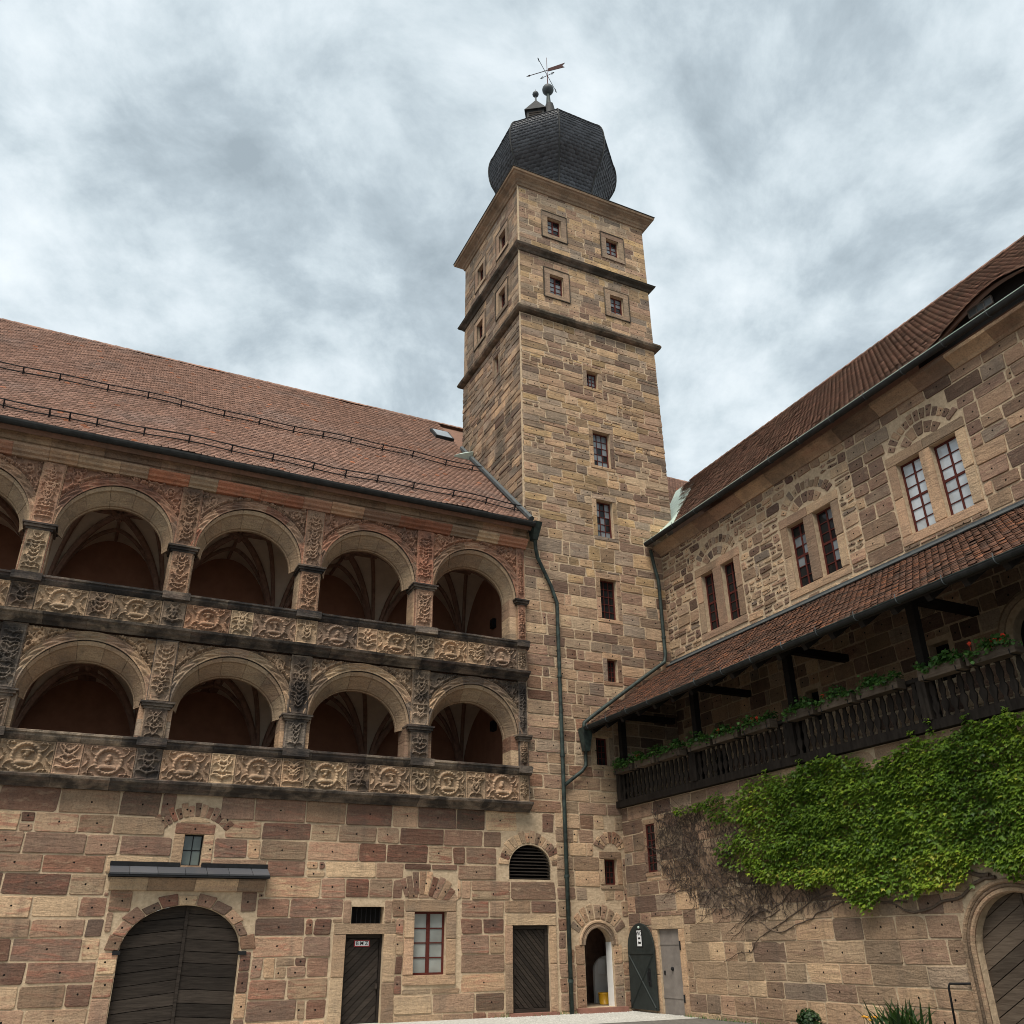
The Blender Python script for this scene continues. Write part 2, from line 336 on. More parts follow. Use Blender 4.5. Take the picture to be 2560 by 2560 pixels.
def poly_stone(fr, pts, proud, rng, jit=.010, cut_=.03, r=None):
    """one dressed stone with a cut-back outline; pts are its corners (u, v)."""
    pts = [np.array(p, float) for p in pts]; n = len(pts); out = []
    cen = sum(pts) / n
    for i in range(n):
        p, a, b = pts[i], pts[i - 1], pts[(i + 1) % n]
        for q in (a, b):
            d = q - p; L = np.linalg.norm(d) + 1e-9
            out.append(p + d / L * min(cut_ * rng.uniform(.3, 1.3), L * .3) + np.array([rng.uniform(-jit, jit), rng.uniform(-jit, jit)]))
    size = min(np.linalg.norm(pts[0] - pts[1]), np.linalg.norm(pts[1] - pts[2]))
    inn = min(.022, size * .12)
    V = []; Lc = []; m = len(out); tu, tv = rng.uniform(-.02, .02), rng.uniform(-.02, .02)
    for k, (w, ins) in enumerate(((-.015, 0), (proud * .65, inn * .25), (proud, inn))):
        for p in out:
            d = cen - p; L = np.linalg.norm(d) + 1e-9; q = p + d / L * ins
            rel = q - cen
            ww = w + (rel[0] * tu + rel[1] * tv if k else 0) + (rng.uniform(-.004, .004) if k == 2 else 0)
            V.append(fr(q[0], q[1], ww)); Lc.append((rel[0], rel[1], 0))
    V.append(fr(cen[0], cen[1], proud + rng.uniform(0, .008))); Lc.append((0, 0, 0))
    F = [(j, (j + 1) % m, m + (j + 1) % m, m + j) for j in range(m)] + [(m + j, m + (j + 1) % m, 2 * m + (j + 1) % m, 2 * m + j) for j in range(m)]
    F += [(2 * m + j, 2 * m + (j + 1) % m, 3 * m) for j in range(m)]
    return V, F, Lc, (r or (rng.random(), rng.random(), rng.random())), fr(cen[0], cen[1], 0)

def emit_stones(stones, part, mat, top=300, name='stone'):
    """the largest `top` stones in view become parts, the rest one mass of stones."""
    sc = []
    for V, F, Lc, r, c in stones:
        a = np.array(V); e = np.ptp(a, axis=0); sc.append(seen_size(c, sorted(e)[-1] * sorted(e)[-2]))
    order = sorted(range(len(stones)), key=lambda i: -sc[i]); big = [i for i in order[:top] if sc[i] > 0]
    bs = set(big)
    for i in big:
        V, F, Lc, r, c = stones[i]; make_obj(name, V, F, mat(c) if callable(mat) else mat, part, r, Lc)
    groups = {}
    for i in range(len(stones)):
        if i not in bs: groups.setdefault(mat(stones[i][4]) if callable(mat) else mat, []).append(stones[i])
    for mm, L in groups.items():
        mb = MB()
        for V, F, Lc, r, c in L: mb.add(V, F, r, Lc)
        mb.build('stonework', mm, part, kind='stuff')

def rect_ex(a, b, c, d):
    def f(v0, v1): return (a, b) if v1 > c + .02 and v0 < d - .02 else None
    f.r = (a, b, c, d); return f
def cut(iv, q):
    nw = []
    for (x, y) in iv:
        if not q or q[1] <= x or q[0] >= y: nw.append((x, y)); continue
        if q[0] - x > .09: nw.append((x, q[0]))
        if y - q[1] > .09: nw.append((q[1], y))
    return nw
def ell_ex(uc, vc, ru, rv, low=-99):
    def f(v0, v1):
        if v1 < low: return None
        vm = min(max(vc, v0), v1)
        t = (vm - vc) / rv
        if abs(t) >= 1: return None
        h = ru * math.sqrt(1 - t * t); return (uc - h, uc + h)
    return f
def masonry(fr, u0, u1, v0, v1, ex, ch, ln, gap, proud, rng, jit=.01, cut_=.03, rubble=0.0, lim=None):
    out = []; v = v0; k = 0
    while v < v1 - .05:
        h = rng.uniform(*ch)
        if v + h > v1 - ch[0] * .5: h = v1 - v
        a, b = (u0, u1) if lim is None else lim(v, v + h)
        iv = [(a, b)] if b - a > .08 else []
        for e in ex:
            q = e(v, v + h)
            if not q: continue
            nw = []
            for (x, y) in iv:
                if q[1] <= x or q[0] >= y: nw.append((x, y)); continue
                if q[0] - x > .09: nw.append((x, q[0]))
                if y - q[1] > .09: nw.append((q[1], y))
            iv = nw
        for (x, y) in iv:
            p = x
            while p < y - .02:
                L = rng.uniform(*ln) if rng.random() > .12 else rng.uniform(ln[0] * .35, ln[0])
                if y - (p + L) < ln[0] * .5: L = y - p
                e2 = min(p + L, y); g = gap * rng.uniform(.6, 1.5) / 2
                if rubble and rng.random() < rubble and e2 - p > .3:
                    s = rng.uniform(.4, .6)
                    for (q0, q1) in ((v, v + h * s), (v + h * s, v + h)):
                        if e2 - p > .5 and rng.random() < .5:
                            m = p + (e2 - p) * rng.uniform(.35, .65)
                            for (a0, a1) in ((p, m), (m, e2)): out.append(poly_stone(fr, [(a0 + g, q0 + g), (a1 - g, q0 + g), (a1 - g, q1 - g), (a0 + g, q1 - g)], rng.uniform(*proud), rng, jit, cut_))
                        else: out.append(poly_stone(fr, [(p + g, q0 + g), (e2 - g, q0 + g), (e2 - g, q1 - g), (p + g, q1 - g)], rng.uniform(*proud), rng, jit, cut_))
                else:
                    sk = rng.uniform(-.015, .015) if jit > .008 else 0
                    out.append(poly_stone(fr, [(p + g + sk, v + g), (e2 - g + sk, v + g), (e2 - g - sk, v + h - g), (p + g - sk, v + h - g)], rng.uniform(*proud), rng, jit, cut_))
                p = e2
        for e in ex:            # part-height stones above and below an opening's surround
            if not hasattr(e, 'r') or not e(v, v + h): continue
            x, y, c, d = e.r
            for (q0, q1) in ((v, min(v + h, c)), (max(v, d), v + h)):
                if q1 - q0 < .07: continue
                fv = [(max(x, a), min(y, b))] if min(y, b) - max(x, a) > .09 else []
                for e3 in ex:
                    if e3 is not e: fv = cut(fv, e3(q0, q1))
                for (p0, p1) in fv:
                    m = max(1, round((p1 - p0) / (ln[0] * 1.1))); g = gap / 2
                    for i in range(m): out.append(poly_stone(fr, [(p0 + (p1 - p0) * i / m + g, q0 + g), (p0 + (p1 - p0) * (i + 1) / m - g, q0 + g), (p0 + (p1 - p0) * (i + 1) / m - g, q1 - g), (p0 + (p1 - p0) * i / m + g, q1 - g)], rng.uniform(*proud), rng, jit * .6, cut_=min(cut_, (q1 - q0) * .15)))
        v += h; k += 1
    return out
def arch_stones(fr, uc, vc, r0, r1, a0, a1, n, rng, proud=(.012, .03), rv=1.0, gap=.02, jit=.008):
    """a row of voussoirs between two angles (degrees, 0 = +u)."""
    out = []
    for i in range(n):
        t0, t1 = (math.radians(a0 + (a1 - a0) * (i + q) / n) for q in (.0, 1.0))
        g = gap / (r0 + r1); t0 += g; t1 -= g; q1 = r1 * rng.uniform(.93, 1.04)
        P = [(uc + r * math.cos(t), vc + rv * r * math.sin(t)) for r, t in ((r0, t0), (q1, t0), (q1, t1), (r0, t1))]
        out.append(poly_stone(fr, P, rng.uniform(*proud), rng, jit, .02))
    return out
def surround(fr, u0, u1, v0, v1, t, proud, rng, sill=True, lint=None, drop=0.0):
    """lintel, sill and jambs round an opening."""
    S = []; lint = lint or t
    S.append(poly_stone(fr, [(u0 - t, v1), (u1 + t, v1), (u1 + t, v1 + lint), (u0 - t, v1 + lint)], proud, rng, .006, .02))
    if sill: S.append(poly_stone(fr, [(u0 - t, v0 - t * .8), (u1 + t, v0 - t * .8), (u1 + t, v0), (u0 - t, v0)], proud * 1.3, rng, .006, .02))
    h = v1 - v0
    for (a, b) in ((u0 - t, u0), (u1, u1 + t)):
        if h > 1.3:
            m = v0 + h * rng.uniform(.4, .6); segs = ((v0, m), (m, v1))
        else: segs = ((v0, v1),)
        for (c, d) in segs: S.append(poly_stone(fr, [(a, c + .004), (b, c + .004), (b, d - .004), (a, d - .004)], proud, rng, .005, .012))
    return S

def slab(mb, fr, u0, u1, v0, v1, ops, w=0.0, depth=.35):
    """wall sheet with openings (u0,u1,v0,v1,rise) and their reveals."""
    us = sorted({u0, u1, *[x for o in ops for x in o[:2] if u0 < x < u1]}); vv = sorted({v0, v1, *[x for o in ops for x in (o[2], o[3] + o[4]) if v0 < x < v1]})
    for i in range(len(us) - 1):
        for j in range(len(vv) - 1):
            cu, cv = (us[i] + us[i + 1]) / 2, (vv[j] + vv[j + 1]) / 2
            if any(o[0] < cu < o[1] and o[2] < cv < o[3] + o[4] for o in ops): continue
            mb.quad(fr(us[i], vv[j], w), fr(us[i + 1], vv[j], w), fr(us[i + 1], vv[j + 1], w), fr(us[i], vv[j + 1], w))
    for (a, b, c, d, rise) in ops:
        P = [(a, d), (a, c), (b, c), (b, d)]
        if rise > 0:
            N = 20; arc = [((a + b) / 2 + (b - a) / 2 * math.cos(math.pi * i / N), d + rise * math.sin(math.pi * i / N)) for i in range(N + 1)]
            for i in range(N):
                (x0, y0), (x1, y1) = arc[i], arc[i + 1]
                mb.quad(fr(x0, y0, w), fr(x0, d + rise, w), fr(x1, d + rise, w), fr(x1, y1, w))
            P = P + arc[:-1] if False else [(a, c), (b, c)] + arc
        if depth <= 0: continue
        for i in range(len(P)):
            p, q = P[i], P[(i + 1) % len(P)]
            if (p[0] - q[0]) ** 2 + (p[1] - q[1]) ** 2 > 1e-8: mb.quad(fr(p[0], p[1], w), fr(q[0], q[1], w), fr(q[0], q[1], w - depth), fr(p[0], p[1], w - depth))

def window(parent, fr, u0, u1, v0, v1, w, cols, rows, glass, fw=.05, bar=.025, mat='red_frame', rails=(), mull=None):
    """a window part: frame with bars; every pane is a sub-part of its own."""
    mb = MB()
    mb.fbox(fr, u0, u0 + fw, v0, v1, w - .05, w); mb.fbox(fr, u1 - fw, u1, v0, v1, w - .05, w)
    mb.fbox(fr, u0 + fw, u1 - fw, v0, v0 + fw, w - .05, w - .002); mb.fbox(fr, u0 + fw, u1 - fw, v1 - fw, v1, w - .05, w - .002)
    a, b, c, d = u0 + fw, u1 - fw, v0 + fw, v1 - fw
    for i in range(1, cols):
        x = a + (b - a) * i / cols; t = mull if (mull and i * 2 == cols) else bar
        mb.fbox(fr, x - t / 2, x + t / 2, c, d, w - .045, w - .006)
    for j in range(1, rows):
        y = c + (d - c) * j / rows; t = fw * 1.3 if j in rails else bar
        mb.fbox(fr, a, b, y - t / 2, y + t / 2, w - .04, w - .009)
    o = mb.build('window', mat, parent)
    for i in range(cols):
        for j in range(rows):
            x0, x1 = a + (b - a) * i / cols, a + (b - a) * (i + 1) / cols; y0, y1 = c + (d - c) * j / rows, c + (d - c) * (j + 1) / rows
            ti, tj = random.uniform(-.004, .004), random.uniform(-.004, .004); g = glass if isinstance(glass, str) else glass(i, j)
            p = MB(); ww = w - .03
            p.hexa([fr(x0, y0, ww + ti), fr(x1, y0, ww - ti), fr(x1, y0, ww - .006), fr(x0, y0, ww - .006), fr(x0, y1, ww + tj), fr(x1, y1, ww - tj), fr(x1, y1, ww - .006), fr(x0, y1, ww - .006)])
            p.build('pane', g, o)
    return o

def mould(parent, name, fr, prof, u0, u1, ln, mat, rng, rn=None, jit=.006, smooth=False):
    """a moulding run cut into blocks; prof is a list of (w, v)."""
    u = u0
    while u < u1 - .01:
        L = rng.uniform(*ln)
        if u1 - (u + L) < ln[0] * .5: L = u1 - u
        a, b = u + .003, u + L - .003; dw, dv = rng.uniform(-jit, jit), rng.uniform(-jit, jit) * .5; n = len(prof)
        V = [fr(x, p[1] + dv, p[0] + dw if p[0] > .001 else p[0]) for x in (a, b) for p in prof]
        F = [(i, i + 1, n + i + 1, n + i) for i in range(n - 1)] + [tuple(range(n)), tuple(range(n, 2 * n)), (0, n, 2 * n - 1, n - 1)]
        make_obj(name, V, F, mat(rng) if callable(mat) else mat, parent, rn(rng) if rn else (rng.random(), rng.random(), rng.random()))
        u += L

# carved relief: heights built from strokes
def stroke_h(P, strokes):
    H = np.zeros(len(P))
    for pts, wid, ht in strokes:
        for (x, y), w in zip(pts, wid):
            w = w * .88
            dx = np.abs(P[:, 0] - x)
            m = dx < w
            if not m.any(): continue
            d2 = (dx[m] ** 2 + (P[m, 1] - y) ** 2) / (w * w)
            h = np.where(d2 < 1, 2.0 * ht * np.clip(2.4 * (1 - np.sqrt(d2)), 0, 1) * (1.08 - .25 * d2), 0); H[m] = np.maximum(H[m], h)
    return H
def curl(x, y, th, L, k0, k1, w0, w1, ht, n=14, ball=0.0):
    pts = []; wid = []; ds = L / n
    for i in range(n + 1):
        t = i / n; pts.append((x, y)); wid.append(w0 + (w1 - w0) * t + (ball if i == n else 0))
        th += (k0 + (k1 - k0) * t) * ds; x += math.cos(th) * ds; y += math.sin(th) * ds
    return (pts, wid, ht)
def candelabrum(rng, W, H):
    S = [curl(0, -H * .46, math.pi / 2, H * .92, 0, 0, W * .05, W * .04, .022)]
    n = max(4, int(H / W * 3.0))
    for i in range(n):
        y = -H * .42 + H * .84 * (i + rng.uniform(.1, .5)) / n; kind = rng.random(); L = W * rng.uniform(.6, .95); th = rng.uniform(.2, 1.1); kk = rng.choice((1, -1)) * rng.uniform(3, 7) / W * .5
        for s in (1, -1):
            a = th if s > 0 else math.pi - th
            S.append(curl(0, y, a, L, s * kk * .2, s * kk * 1.6, W * .085, W * .045, .034, ball=W * .035))
            if kind < .6:
                S.append(curl(s * W * .12, y + .02, a - s * .7, L * .55, -s * kk * .5, -s * kk * 2, W * .07, W * .02, .028))
            S.append(curl(s * W * .2, y + H * .03, a + s * .9, L * .35, s * kk, s * kk, W * .06, W * .02, .03))
        if rng.random() < .6: S.append(([(0, y)], [W * .13], .04))
    return S
def medallion(rng, W, H):
    R = H * .42
    def f(P):
        r = np.hypot(P[:, 0], P[:, 1] * 1.0); h = np.zeros(len(P))
        ring = np.maximum(0, 1 - ((r - R * .92) / (R * .15)) ** 2); an = np.arctan2(P[:, 1], P[:, 0])
        h = np.maximum(h, .085 * np.sqrt(ring) * (1 + .18 * np.sin(an * 22 + r * 40)))
        S = []
        hx = rng.uniform(-.02, .02); sgn = rng.choice((1, -1))
        S.append(([(hx + sgn * .01, R * .16)], [R * .28], .05)); S.append(([(hx, R * .32)], [R * .27], .058)); S.append(([(hx + sgn * R * .12, R * .05)], [R * .18], .062))
        if rng.random() < .7: S.append(([(hx + R * t, R * .40 - abs(t) * .03) for t in np.linspace(-.36, .36, 7)], [R * .11] * 7, .07))
        if rng.random() < .4: S.append(([(hx + sgn * R * .12, -R * .1)], [R * .19], .06))
        S.append(([(R * t, -R * .42 - t * t * R * .25) for t in np.linspace(-.48, .48, 9)], [R * .24] * 9, .045))
        S.append(([(0, -R * .18)], [R * .16], .045))
        for sx in (1, -1):
            for sy in (1, -1):
                x0, y0 = sx * W * rng.uniform(.37, .40), sy * H * .05
                k = rng.uniform(7, 10)
                S.append(curl(sx * R * .95, sy * R * .35, math.atan2(sy * .5, sx * 1.0), .42, sx * sy * 1.0, sx * sy * k * 2.1, .027, .020, .04, 16, .014))
                S.append(curl(x0, y0, math.atan2(sy, sx * .3), .36, -sx * sy * 2.0, -sx * sy * k * 2.0, .026, .019, .04, 16, .014))
                S.append(curl(sx * W * .27, sy * H * .40, math.atan2(-sy * .2, sx), .22, 0, sx * sy * k, .024, .012, .03))
        return np.maximum(h, stroke_h(P, S))
    return f
def relief(parent, fr, u0, u1, v0, v1, w, hf, res, mat, rng, border=.05, name='relief_panel', mask=None, rn=None, bh=.035):
    nu, nv = max(6, int((u1 - u0) / res)), max(6, int((v1 - v0) / res))
    us, vv = np.linspace(u0, u1, nu + 1), np.linspace(v0, v1, nv + 1); U, Vv = np.meshgrid(us, vv)
    P = np.stack([U.ravel() - (u0 + u1) / 2, Vv.ravel() - (v0 + v1) / 2], 1); W, H = u1 - u0, v1 - v0
    h = hf(P)
    if border:
        e = np.minimum(W / 2 - np.abs(P[:, 0]), H / 2 - np.abs(P[:, 1])); inn = e < border
        h = np.where(inn, bh * np.where(e < border * .55, 1.0, .45), h)
    h[(np.abs(np.abs(P[:, 0]) - W / 2) < 1e-6) | (np.abs(np.abs(P[:, 1]) - H / 2) < 1e-6)] = 0 if border else 0
    X = np.array([fr(a, b, w + c) for a, b, c in zip(U.ravel(), Vv.ravel(), h)])
    n = nu + 1; I = np.arange(nu * nv); i, j = I % nu, I // nu
    F = np.stack([j * n + i, j * n + i + 1, (j + 1) * n + i + 1, (j + 1) * n + i], 1)
    if mask is not None:
        cu, cv = (us[i] + us[i + 1]) / 2, (vv[j] + vv[j + 1]) / 2; F = F[mask(cu, cv)]
    return make_obj(name, X, F, mat, parent, rn or (rng.random() * .62, rng.random(), .25 + .6 * rng.random()))

def tiles(parent, mp, u0, u1, s0, s1, tw, ex, mat, clip, top, seed, rag=.004, name='tile', long=2.1, thick=.016, wf=.89):
    """plain tiles laid in rows; mp(u, s, h) -> points; the largest in view are parts, the rest one mass."""
    rs = np.random.RandomState(seed); w = tw * wf
    base = np.array([(-w / 2, ex * long, -.004), (-w / 2, ex * .30, .034), (-w * .30, ex * .08, .037), (0, 0, .038), (w * .30, ex * .08, .037), (w / 2, ex * .30, .034), (w / 2, ex * long, -.004)])
    low = base[1:6] - np.array([0, 0, thick]); B = np.concatenate([base, low])
    T = [(0, 1, 2), (0, 2, 3), (0, 3, 6), (3, 4, 6), (4, 5, 6)] + [t for k in range(4) for t in ((1 + k, 7 + k, 8 + k), (1 + k, 8 + k, 2 + k))]
    T = np.array(T); pos = []
    nr = int((s1 - s0) / ex); nc = int((u1 - u0) / tw) + 1
    for r in range(nr):
        for c in range(nc):
            pos.append((u0 + (c + (.5 if r % 2 else 0)) * tw, s0 + r * ex))
    pos = np.array(pos); pos = pos[clip(pos[:, 0], pos[:, 1])]
    N = len(pos); an = rs.uniform(-.03, .03, N) * rag / .004; hj = np.abs(rs.normal(0, rag, N))
    ca, sa = np.cos(an), np.sin(an)
    bu = B[None, :, 0] * ca[:, None] - (B[None, :, 1]) * sa[:, None] * .5; bs = B[None, :, 1] * ca[:, None] + B[None, :, 0] * sa[:, None]
    Uu = pos[:, 0:1] + rs.uniform(-.004, .004, (N, 1)) + bu; Ss = pos[:, 1:2] + rs.uniform(-.008, .008, (N, 1)) + bs; Hh = B[None, :, 2] + hj[:, None]
    X = mp(Uu, Ss, np.broadcast_to(Hh, Uu.shape))           # N x 12 x 3
    R = rs.rand(N, 3); cen = X.mean(1)
    sc = np.array([seen_size(c, 1.0) for c in cen]); order = np.argsort(-sc); big = [i for i in order[:top] if sc[i] > 0]
    rest = np.setdiff1d(np.arange(N), np.array(big, int))
    for i in big: make_obj(name, X[i], T, mat, parent, R[i])
    if len(rest):
        V = X[rest].reshape(-1, 3); F = (T[None] + (np.arange(len(rest)) * 12)[:, None, None]).reshape(-1, 3)
        make_obj('tiling', V, F, mat, parent, np.repeat(R[rest], len(T), 0), kind='stuff')

def clip_poly(poly, conv):
    """convex clip (Sutherland-Hodgman); conv counter-clockwise."""
    out = [np.array(p, float) for p in poly]
    for i in range(len(conv)):
        a, b = np.array(conv[i], float), np.array(conv[(i + 1) % len(conv)], float); e = b - a; inp = out; out = []
        for j in range(len(inp)):
            p, q = inp[j], inp[(j + 1) % len(inp)]
            sp, sq = e[0] * (p[1] - a[1]) - e[1] * (p[0] - a[0]), e[0] * (q[1] - a[1]) - e[1] * (q[0] - a[0])
            if sp >= 0: out.append(p)
            if (sp >= 0) != (sq >= 0): out.append(p + (q - p) * sp / (sp - sq))
        if len(out) < 3: return []
    return out
def prism(mb, fr, poly, w0, w1, bev=.0, r=None):
    n = len(poly); c = sum(np.array(p) for p in poly) / n
    ins = [np.array(p) + (c - np.array(p)) / (np.linalg.norm(c - np.array(p)) + 1e-9) * bev for p in poly]
    V = [fr(p[0], p[1], w0) for p in poly] + [fr(p[0], p[1], w1 - bev) for p in poly] + [fr(p[0], p[1], w1) for p in ins]
    F = [(i, (i + 1) % n, n + (i + 1) % n, n + i) for i in range(n)] + [(n + i, n + (i + 1) % n, 2 * n + (i + 1) % n, 2 * n + i) for i in range(n)] + [tuple(range(2 * n, 3 * n))]
    mb.add(V, F, r)
def planks(parent, fr, conv, ang, width, w0, th, mat, rng, phase=0.0):
    d = np.array([math.cos(ang), math.sin(ang)]); nn = np.array([-d[1], d[0]])
    ts = [np.array(p) @ nn for p in conv]; t = min(ts) + phase
    t -= width
    while t < max(ts):
        ww = width * rng.uniform(.92, 1.06)
        a, b = t + .006, t + ww - .006
        poly = clip_poly([nn * a - d * 20, nn * a + d * 20, nn * b + d * 20, nn * b - d * 20], conv)
        if len(poly) >= 3 and np.ptp(np.array(poly), axis=0).max() > .05:
            mb = MB(); prism(mb, fr, poly, w0, w0 + th + rng.uniform(-.006, .006), .008); mb.build('plank', mat, parent)
        t += ww
def arch_outline(u0, u1, v0, v1, rise, n=16):
    return [(u0, v0), (u1, v0)] + [((u0 + u1) / 2 + (u1 - u0) / 2 * math.cos(math.pi * i / n), v1 + rise * math.sin(math.pi * i / n)) for i in range(n + 1)]

# ------------------------------------------------------------------ ground
mb = MB(); mb.quad((-90, -70, -.13), (90, -70, -.13), (90, 90, -.13), (-90, 90, -.13)); g = mb.build('ground', 'cobble_grey'); tag(g, kind='structure')
mb = MB(); mb.quad((-30, -3.2, -.126), (15.26, -3.2, -.126), (15.26, .3, -.126), (-30, .3, -.126)); tag(mb.build('path', 'gravel_pale'), kind='structure')
rs = np.random.RandomState(5)
N = 5200; P = np.stack([rs.uniform(10.6, 15.25, N), rs.uniform(-2.6, -.05, N)], 1); q = rs.uniform(.008, .03, N)
oct_ = np.array([(1, 0, 0), (0, 1, 0), (-1, 0, 0), (0, -1, 0), (0, 0, .7)]); V = np.zeros((N, 5, 3)); V[:, :, :2] = P[:, None] + oct_[None, :, :2] * q[:, None, None] * rs.uniform(.6, 1.4, (N, 1, 2)); V[:, :, 2] = -.13 + oct_[None, :, 2] * q[:, None]
F = (np.array([(0, 1, 4), (1, 2, 4), (2, 3, 4), (3, 0, 4)])[None] + (np.arange(N) * 5)[:, None, None]).reshape(-1, 3)
tag(make_obj('gravel', V.reshape(-1, 3), F, 'gravel_pale', None, np.repeat(rs.rand(N, 3), 4, 0)), 'loose pale gravel at the foot of the tower', kind='stuff')

# ------------------------------------------------------------------ the arcaded wing
AW = thing('arcaded_wing', 'long sandstone wing with two tiers of carved arches and a red tiled roof', 'building', (1.5, 4, -.13))
rng = random.Random(11)
GATE = (1.53, 4.24, -.4, 1.52, 1.0); SLIT = (2.60, 3.06, 3.40, 4.12, 0); BMZ = (6.82, 7.83, -.4, 1.87, 0); VENT = (6.93, 7.80, 2.11, 2.51, 0)
WINB = (8.64, 9.55, .90, 2.40, 0); LOUV = (11.42, 12.76, 3.23, 3.56, .60); DOORB = (11.50, 12.64, -.06, 2.06, 0)
mb = MB(); slab(mb, FL, -9.6, 12.92, -.5, 5.1, [GATE, SLIT, BMZ, VENT, WINB, LOUV, DOORB], depth=.32)
bw = mb.build('ground_floor_wall', 'mortar', AW)
ex = [rect_ex(1.12, 4.52, -.5, 2.84), rect_ex(1.0, 4.68, 2.80, 3.10), rect_ex(2.34, 3.32, 3.1, 4.34), ell_ex(2.83, 3.75, .72, 1.10, 4.3), rect_ex(6.44, 8.14, -.5, 2.12), rect_ex(6.72, 8.0, 2.1, 2.72),
      rect_ex(8.36, 9.96, .60, 2.72), rect_ex(8.3, 9.85, 2.7, 3.42), ell_ex(12.09, 3.56, 1.06, 1.0, 3.5), rect_ex(11.42, 12.76, 3.2, 3.7), rect_ex(11.26, 12.9, -.5, 2.36)]
S = masonry(FL, -9.6, 12.90, -.42, 5.06, ex, (.39, .50), (.62, 1.42), .036, (.012, .034), rng, .012, .035, rubble=.04)
S += masonry(FL, 1.14, 4.50, 1.52, 2.84, [ell_ex(2.885, 1.52, 1.70, 1.26)], (.4, .48), (.6, 1.0), .022, (.02, .03), rng, .007)
S += arch_stones(FL, 2.885, 1.52, 1.37, 1.68, 2, 178, 11, rng, (.03, .05), 1.0 / 1.36)
for (a, b) in ((1.14, 1.52), (4.25, 4.50)):
    for (c, d) in ((-.4, .1), (.1, .62), (.62, 1.08), (1.08, 1.52)): S.append(poly_stone(FL, [(a, c + .01), (b, c + .01), (b, d - .01), (a, d - .01)], .03, rng, .008))
S += surround(FL, *SLIT[:4], .24, .02, rng, lint=.24)
S += arch_stones(FL, 2.83, 3.55, .98, 1.30, 42, 138, 13, rng); S += [poly_stone(FL, [(2.45 + .12 * i, 4.40 + .13 * math.sin(math.pi * i / 6)) for i in range(7)][::-1] + [(2.45, 4.38)], .015, rng, .004, .01)]
S += surround(FL, 6.82, 7.83, -.4, 1.87, .32, .025, rng, sill=False, lint=.24)
for (a, b) in ((6.72, 6.92), (7.81, 8.0)): S.append(poly_stone(FL, [(a, 2.13), (b, 2.13), (b, 2.66), (a, 2.66)], .02, rng))
S += surround(FL, *WINB[:4], .27, .035, rng, lint=.28)
S += arch_stones(FL, 8.75, 1.75, 1.06, 1.62, 40, 112, 10, rng); S += masonry(FL, 8.42, 9.3, 2.72, 3.0, [], (.12, .15), (.2, .35), .02, (.01, .02), rng)
S += arch_stones(FL, 12.09, 3.56, .70, 1.04, 4, 176, 16, rng, rv=.92)
S += surround(FL, 11.50, 12.64, -.06, 2.06, .22, .025, rng, sill=False, lint=.28)
emit_stones(S, bw, lambda c: 'stone_red_buff' if not (11.2 < c[0] < 12.9 and c[2] < 2.4) and not (8.3 < c[0] < 10 and c[2] < 2.7) and not (6.4 < c[0] < 8.1 and c[2] < 2.6) else 'trim_stone', 300)
# gate leaves
gt = MB(); gt.fbox(FL, 1.40, 1.56, 1.48, 1.56, -.08, .06); gt.fbox(FL, 4.20, 4.38, 1.44, 1.52, -.08, .06); gate = gt.build('gate', 'iron_black', AW)
out = arch_outline(1.53, 4.24, -.4, 1.52, 1.0); cl = 2.93
left = clip_poly(out, [(1.4, -.5), (cl - .03, -.5), (cl - .03, 3), (1.4, 3)]); right = clip_poly(out, [(cl + .03, -.5), (4.4, -.5), (4.4, 3), (cl + .03, 3)])
planks(gate, FL, left, math.radians(6), .265, -.22, .04, 'wood_gate', rng); planks(gate, FL, right, math.radians(-3.5), .265, -.22, .04, 'wood_gate', rng, .1)
mb = MB(); mb.fbox(FL, cl - .035, cl + .035, -.4, 2.51, -.2, -.14); mb.build('meeting_stile', 'wood_gate', gate)
mb = MB(); prism(mb, FL, out, -.31, -.23); mb.build('gate_back', 'wood_beam', gate)
# canopy over the gate
mould(AW, 'canopy_cornice', FL, [(0, 2.82), (.10, 2.84), (.13, 2.92), (.20, 3.00), (.24, 3.06), (.24, 3.10), (0, 3.10)], 1.08, 4.64, (.8, 1.3), 'trim_stone', rng)
mb = MB(); mb.fbox(FL, 1.02, 4.70, 3.115, 3.17, 0.0, .40); mb.fbox(FL, 1.02, 2.585, 3.36, 3.46, 0, .05); mb.fbox(FL, 3.075, 4.68, 3.36, 3.46, 0, .05); can = mb.build('canopy', 'iron_black', AW)
xs = [1.03, 1.46, 2.08, 2.70, 3.2, 3.72, 4.28, 4.69]
for a, b in zip(xs, xs[1:]):
    mb = MB(); h = 3.40 if True else 0; mb.hexa([FL(a + .006, 3.16, .41), FL(b - .006, 3.16, .41), FL(b - .006, 3.17, 0), FL(a + .006, 3.17, 0), FL(a + .006, 3.195, .42), FL(b - .006, 3.195, .42), FL(b - .006, 3.375, .004), FL(a + .006, 3.375, .004)]); mb.build('slate_sheet', 'slate', can)
w = window(AW, FL, *SLIT[:4], -.18, 2, 2, 'glass_curtain', .03, .02, 'iron_black')
